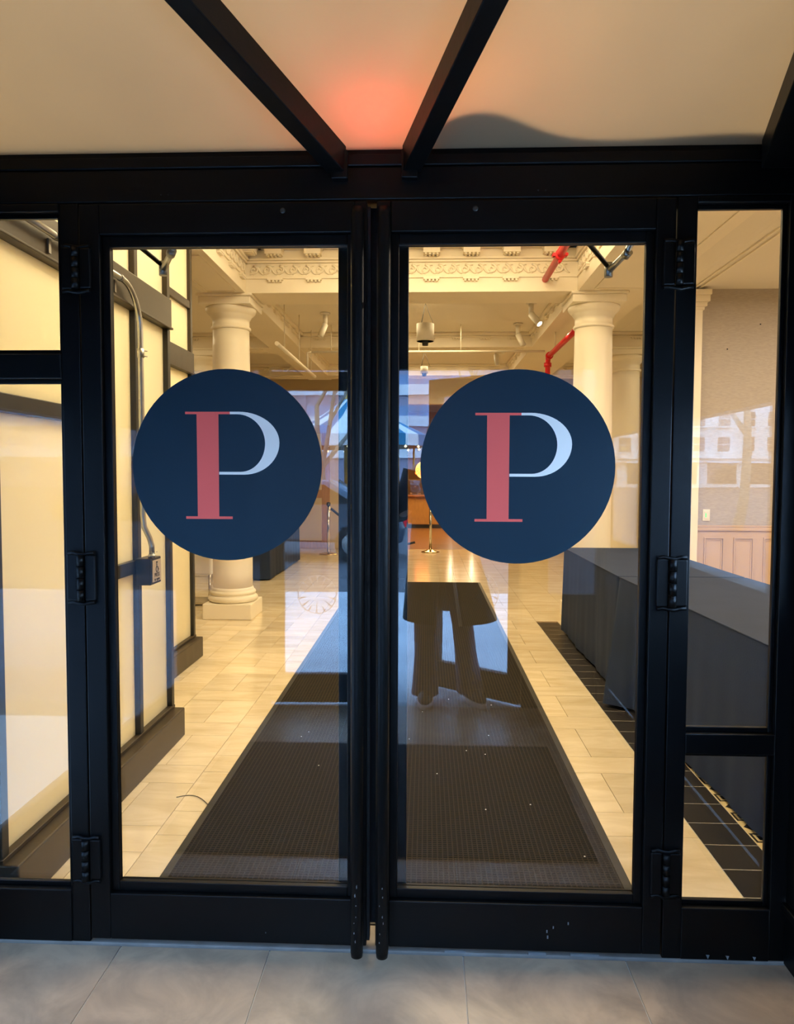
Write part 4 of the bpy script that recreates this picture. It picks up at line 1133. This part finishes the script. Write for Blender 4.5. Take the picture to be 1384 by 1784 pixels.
# carousel
ca = thing('carousel', (-3.4, -42+14, -.1), 'striped teal and white canopy carousel across the street', 'carousel')
cx, cy = -3.0, -29.0; R = 3.1; n = 24
for k in range(n):
    a, b = 2*PI*k/n, 2*PI*(k+1)/n
    A_ = Vector((cx+R*math.cos(a), cy+R*math.sin(a), 3.0)); B_ = Vector((cx+R*math.cos(b), cy+R*math.sin(b), 3.0)); T = Vector((cx, cy, 4.9)); M_ = 'teal_canvas' if k % 2 else 'white_canvas'
    m1 = (A_*.5+T*.5)-Vector((0, 0, .18)); m2 = (B_*.5+T*.5)-Vector((0, 0, .18))
    MB().add([A_, B_, m2, m1, T, A_-Vector((0, 0, .45)), B_-Vector((0, 0, .45))], [(0, 1, 2, 3), (3, 2, 4), (5, 6, 1, 0)]).build('canopy_gore', M_, ca, solid=.03)
    MB().lathe([(0, -.06), (.06, 0), (0, .06)], (A_.x, A_.y, 2.5), 8).build('bulb', 'bulb', ca)
MB().lathe([(R-.1, 0), (R-.1, .3), (0, .3)], (cx, cy, -.1), 24).build('platform', 'gold_paint', ca)
MB().tube([(cx, cy, .2), (cx, cy, 5.3)], .5, 16).build('centre_drum', 'gold_paint', ca)
for k in range(8):
    a = 2*PI*k/8; MB().tube([(cx+R*.8*math.cos(a), cy+R*.8*math.sin(a), .2), (cx+R*.8*math.cos(a), cy+R*.8*math.sin(a), 3.2)], .04, 8).build('pole', 'gold_paint', ca)
hg = MB(); rnd = random.Random(4)
for k in range(60):
    x = -12+k*.28; hg.lathe([(0, 0), (.28, .05), (.34, .35), (.25, .62+rnd.random()*.2), (0, .8+rnd.random()*.25)], (x, -21.5+rnd.uniform(-.2, .2), -.11), 7)
tag(hg.build('clipped_hedge', 'hedge'), 'low clipped dark green hedge in front of the carousel', 'hedge')
# parked car
def car(x, y, label):
    c = thing('parked_car', (x, y, -.1), label, 'car'); z = -.1
    prof = [(-2.2, .35), (-2.25, .62), (-2.1, .82), (-1.2, .92), (-.55, 1.36), (.95, 1.40), (1.65, .98), (2.15, .90), (2.25, .60), (2.2, .35)]
    rings = []
    for f, yy in ((.90, -.88), (1.0, -.80), (1.0, .80), (.90, .88)):
        rings.append([(x+a*(1 if f == 1 else .985), y+yy, z+(b if f == 1 else .35+(b-.35)*.93)) for a, b in prof])
    MB().loft(rings).build('body', 'car_paint', c, bev=.04)
    for s in (-1, 1):
        MB().prism([(x-1.0, z+.98), (x-.5, z+1.30), (x+.15, z+1.33), (x+.15, z+.98)], lambda a, b, d: (a, d, b), y+s*.875, y+s*.885).build('side_window', 'car_glass', c)
        MB().prism([(x+.22, z+.98), (x+.22, z+1.33), (x+.88, z+1.32), (x+1.4, z+1.0)], lambda a, b, d: (a, d, b), y+s*.875, y+s*.885).build('side_window', 'car_glass', c)
        for wx in (-1.4, 1.38):
            wh = MB().tube([(x+wx, y+s*.70, z+.32), (x+wx, y+s*.90, z+.32)], .32, 24).build('wheel', 'tyre', c)
            MB().tube([(x+wx, y+s*.90, z+.32), (x+wx, y+s*.91, z+.32)], .19, 16).build('hubcap', 'chrome', wh)
    B(x+2.2, x+2.26, y-.8, y-.5, z+.62, z+.76).build('tail_lamp', 'tail_red', c); B(x+2.2, x+2.26, y+.5, y+.8, z+.62, z+.76).build('tail_lamp', 'tail_red', c)
car(-2.6, -11.0, 'blue grey parked car at the kerb outside the entrance')

# ================================================================== PERSON standing in the outer doorway
pe = thing('person', (.10, -2.35, 0), 'person in long dark coat and jeans standing at the outer doorway holding up a phone', 'person')
def skin_body():
    J = [((.10,-2.36,.95),.13), ((.10,-2.36,1.15),.125), ((.10,-2.37,1.34),.14), ((.10,-2.37,1.45),.06), ((.10,-2.355,1.51),.055), ((.10,-2.345,1.58),.088), ((.10,-2.35,1.66),.085),
         ((-.07,-2.38,1.40),.06), ((-.16,-2.36,1.14),.045), ((-.02,-2.20,1.27),.033), ((.02,-2.16,1.31),.035),
         ((.27,-2.38,1.40),.06), ((.36,-2.36,1.14),.045), ((.22,-2.20,1.27),.033), ((.18,-2.16,1.31),.035),
         ((.02,-2.36,.88),.095), ((.0,-2.33,.50),.06), ((.0,-2.33,.09),.042), ((.0,-2.24,.05),.04),
         ((.18,-2.36,.88),.095), ((.23,-2.36,.50),.06), ((.27,-2.38,.09),.042), ((.30,-2.30,.05),.04)]
    Ed = [(0,1),(1,2),(2,3),(3,4),(4,5),(5,6),(2,7),(7,8),(8,9),(9,10),(2,11),(11,12),(12,13),(13,14),(0,15),(15,16),(16,17),(17,18),(0,19),(19,20),(20,21),(21,22)]
    # fingers: left hand then right hand
    for base, sx in ((10, 1), (14, -1)):
        bx, by, bz = J[base][0]
        for q in range(4):
            i0 = len(J); z = bz+.03-.02*q
            J.append(((bx+.014*sx, by+.02, z), .010)); J.append(((bx+.034*sx, by+.030, z), .009)); J.append(((bx+.050*sx, by+.022, z-.002), .008))
            Ed += [(base, i0), (i0, i0+1), (i0+1, i0+2)]
        i0 = len(J); J.append(((bx+.004*sx, by-.012, bz+.036), .010)); J.append(((bx+.024*sx, by-.016, bz+.048), .009)); Ed += [(base, i0), (i0, i0+1)]
    me = bpy.data.meshes.new('body'); o0 = Vector((.10, -2.35, 0))
    me.from_pydata([tuple(Vector(p)-o0) for p, r in J], Ed, []); me.materials.append(MATS['skin'])
    ob = link_mesh('body', me, pe)
    md = ob.modifiers.new('skin', 'SKIN'); sv = me.skin_vertices[0].data
    for i, (p, r) in enumerate(J): sv[i].radius = (r, r); sv[i].use_root = (i == 0)
    md.use_smooth_shade = True
    ob.modifiers.new('sub', 'SUBSURF').levels = 1
    return ob
skin_body()
def ell(cx, cy, z, rx, ry, n=20, a0=0, a1=2*PI, closed=True):
    return [(cx+rx*math.cos(a0+(a1-a0)*k/(n if closed else n-1)), cy+ry*math.sin(a0+(a1-a0)*k/(n if closed else n-1)), z) for k in range(n)]
MB().loft([ell(.10,-2.36,.97,.165,.125), ell(.10,-2.36,.86,.175,.13)]).build('jeans_waist', 'denim', pe)
MB().loft([ell(.015,-2.36,.88,.092,.105), ell(.0,-2.34,.66,.078,.088), ell(-.002,-2.325,.48,.066,.072), ell(.0,-2.33,.30,.066,.074), ell(.0,-2.33,.12,.078,.092), ell(.0,-2.325,.045,.084,.105)]).build('trouser_leg', 'denim', pe)
MB().loft([ell(.185,-2.36,.88,.092,.105), ell(.205,-2.36,.66,.078,.088), ell(.225,-2.36,.48,.066,.072), ell(.248,-2.365,.30,.066,.074), ell(.272,-2.37,.12,.078,.092), ell(.282,-2.37,.045,.084,.105)]).build('trouser_leg', 'denim', pe)
for x, y, rz_ in ((.0, -2.27, 0), (.30, -2.31, -.35)):
    sh = MB().loft([ell(0, 0, .012, .046, .14), ell(0, 0, .05, .046, .135), ell(0, -.03, .085, .038, .08)]).mesh('shoe', 'shoe_black')
    so = link_mesh('shoe', sh, pe, (x, y, 0), (0, 0, rz_))
    s2 = MB().loft([ell(0, 0, 0, .049, .146), ell(0, 0, .028, .050, .147)]).mesh('sole', 'shoe_sole')
    o = bpy.data.objects.new('sole', s2); COL.objects.link(o); o.parent = so
# long open coat: lofted shell with a gap in front, flared hem
a0, a1 = PI*.62, PI*2.44
rings = [ell(.10,-2.37,1.47,.075,.07,34,a0,a1,False), ell(.10,-2.37,1.43,.17,.11,34,a0,a1,False), ell(.10,-2.38,1.30,.20,.145,34,a0,a1,False), ell(.10,-2.38,1.08,.19,.15,34,a0,a1,False),
         ell(.11,-2.38,.90,.215,.17,34,a0,a1,False), ell(.13,-2.38,.70,.255,.21,34,a0,a1,False), ell(.15,-2.38,.50,.29,.25,34,a0,a1,False)]
ct_ = MB(); ct_.loft(rings, cap=False, closed=False); co = ct_.build('coat', 'coat_wool', pe, solid=.014)
for k, e in ((0, 0 if rings[0][0][0] > .1 else -1),):
    MB().tube([Vector(r[e])+Vector((0, .004, 0)) for r in rings], .011, 8).build('coat_edge', 'coat_lining', co)
for pts in (((-.07,-2.38,1.40), (-.16,-2.36,1.14), (-.05,-2.22,1.25)), ((.27,-2.38,1.40), (.36,-2.36,1.14), (.25,-2.22,1.25))):
    MB().tube(pts, [.075, .062, .048], 14).build('sleeve', 'coat_wool', co)
# head details
MB().lathe([(.0, .0), (.014, .004), (.012, .016), (0, .034)], (.10, -2.252, 1.555), 10).build('nose', 'skin', pe)
for x in (.068, .132):
    MB().lathe([(0, -.008), (.009, 0), (0, .008)], (x, -2.262, 1.60), 10).build('eye', 'ink', pe)
B(.078, .122, -2.262, -2.257, 1.528, 1.536).build('mouth', 'pink_vinyl', pe)
for x in (.012, .188): MB().lathe([(0, -.03), (.014, -.01), (.014, .02), (0, .03)], (x, -2.355, 1.585), 10).build('ear', 'skin', pe)
hr = MB(); rr = []
for k in range(10):
    t = k/9; z = 1.755-.34*t; rad = .098*math.sqrt(max(.02, 1-(1-min(1, t*2.6))**2)) + .012*t
    rr.append(ell(.10, -2.372, z, rad, rad*1.02, 26, PI*.78 if t > .22 else PI*.5, PI*2.22 if t > .22 else PI*2.5, False))
hr.loft(rr, cap=False, closed=False); hr.build('hair', 'hair', pe, solid=.012)
ph = thing('mobile_phone', (.10, -2.14, 1.30), 'black mobile phone held upright by the person in the dark coat', 'phone')
B(.062, .138, -2.150, -2.142, 1.27, 1.42).build('phone_body', 'phone', ph, bev=.004)
MB().tube([(.12, -2.142, 1.40), (.12, -2.139, 1.40)], .007, 12).build('phone_lens', 'car_glass', ph)
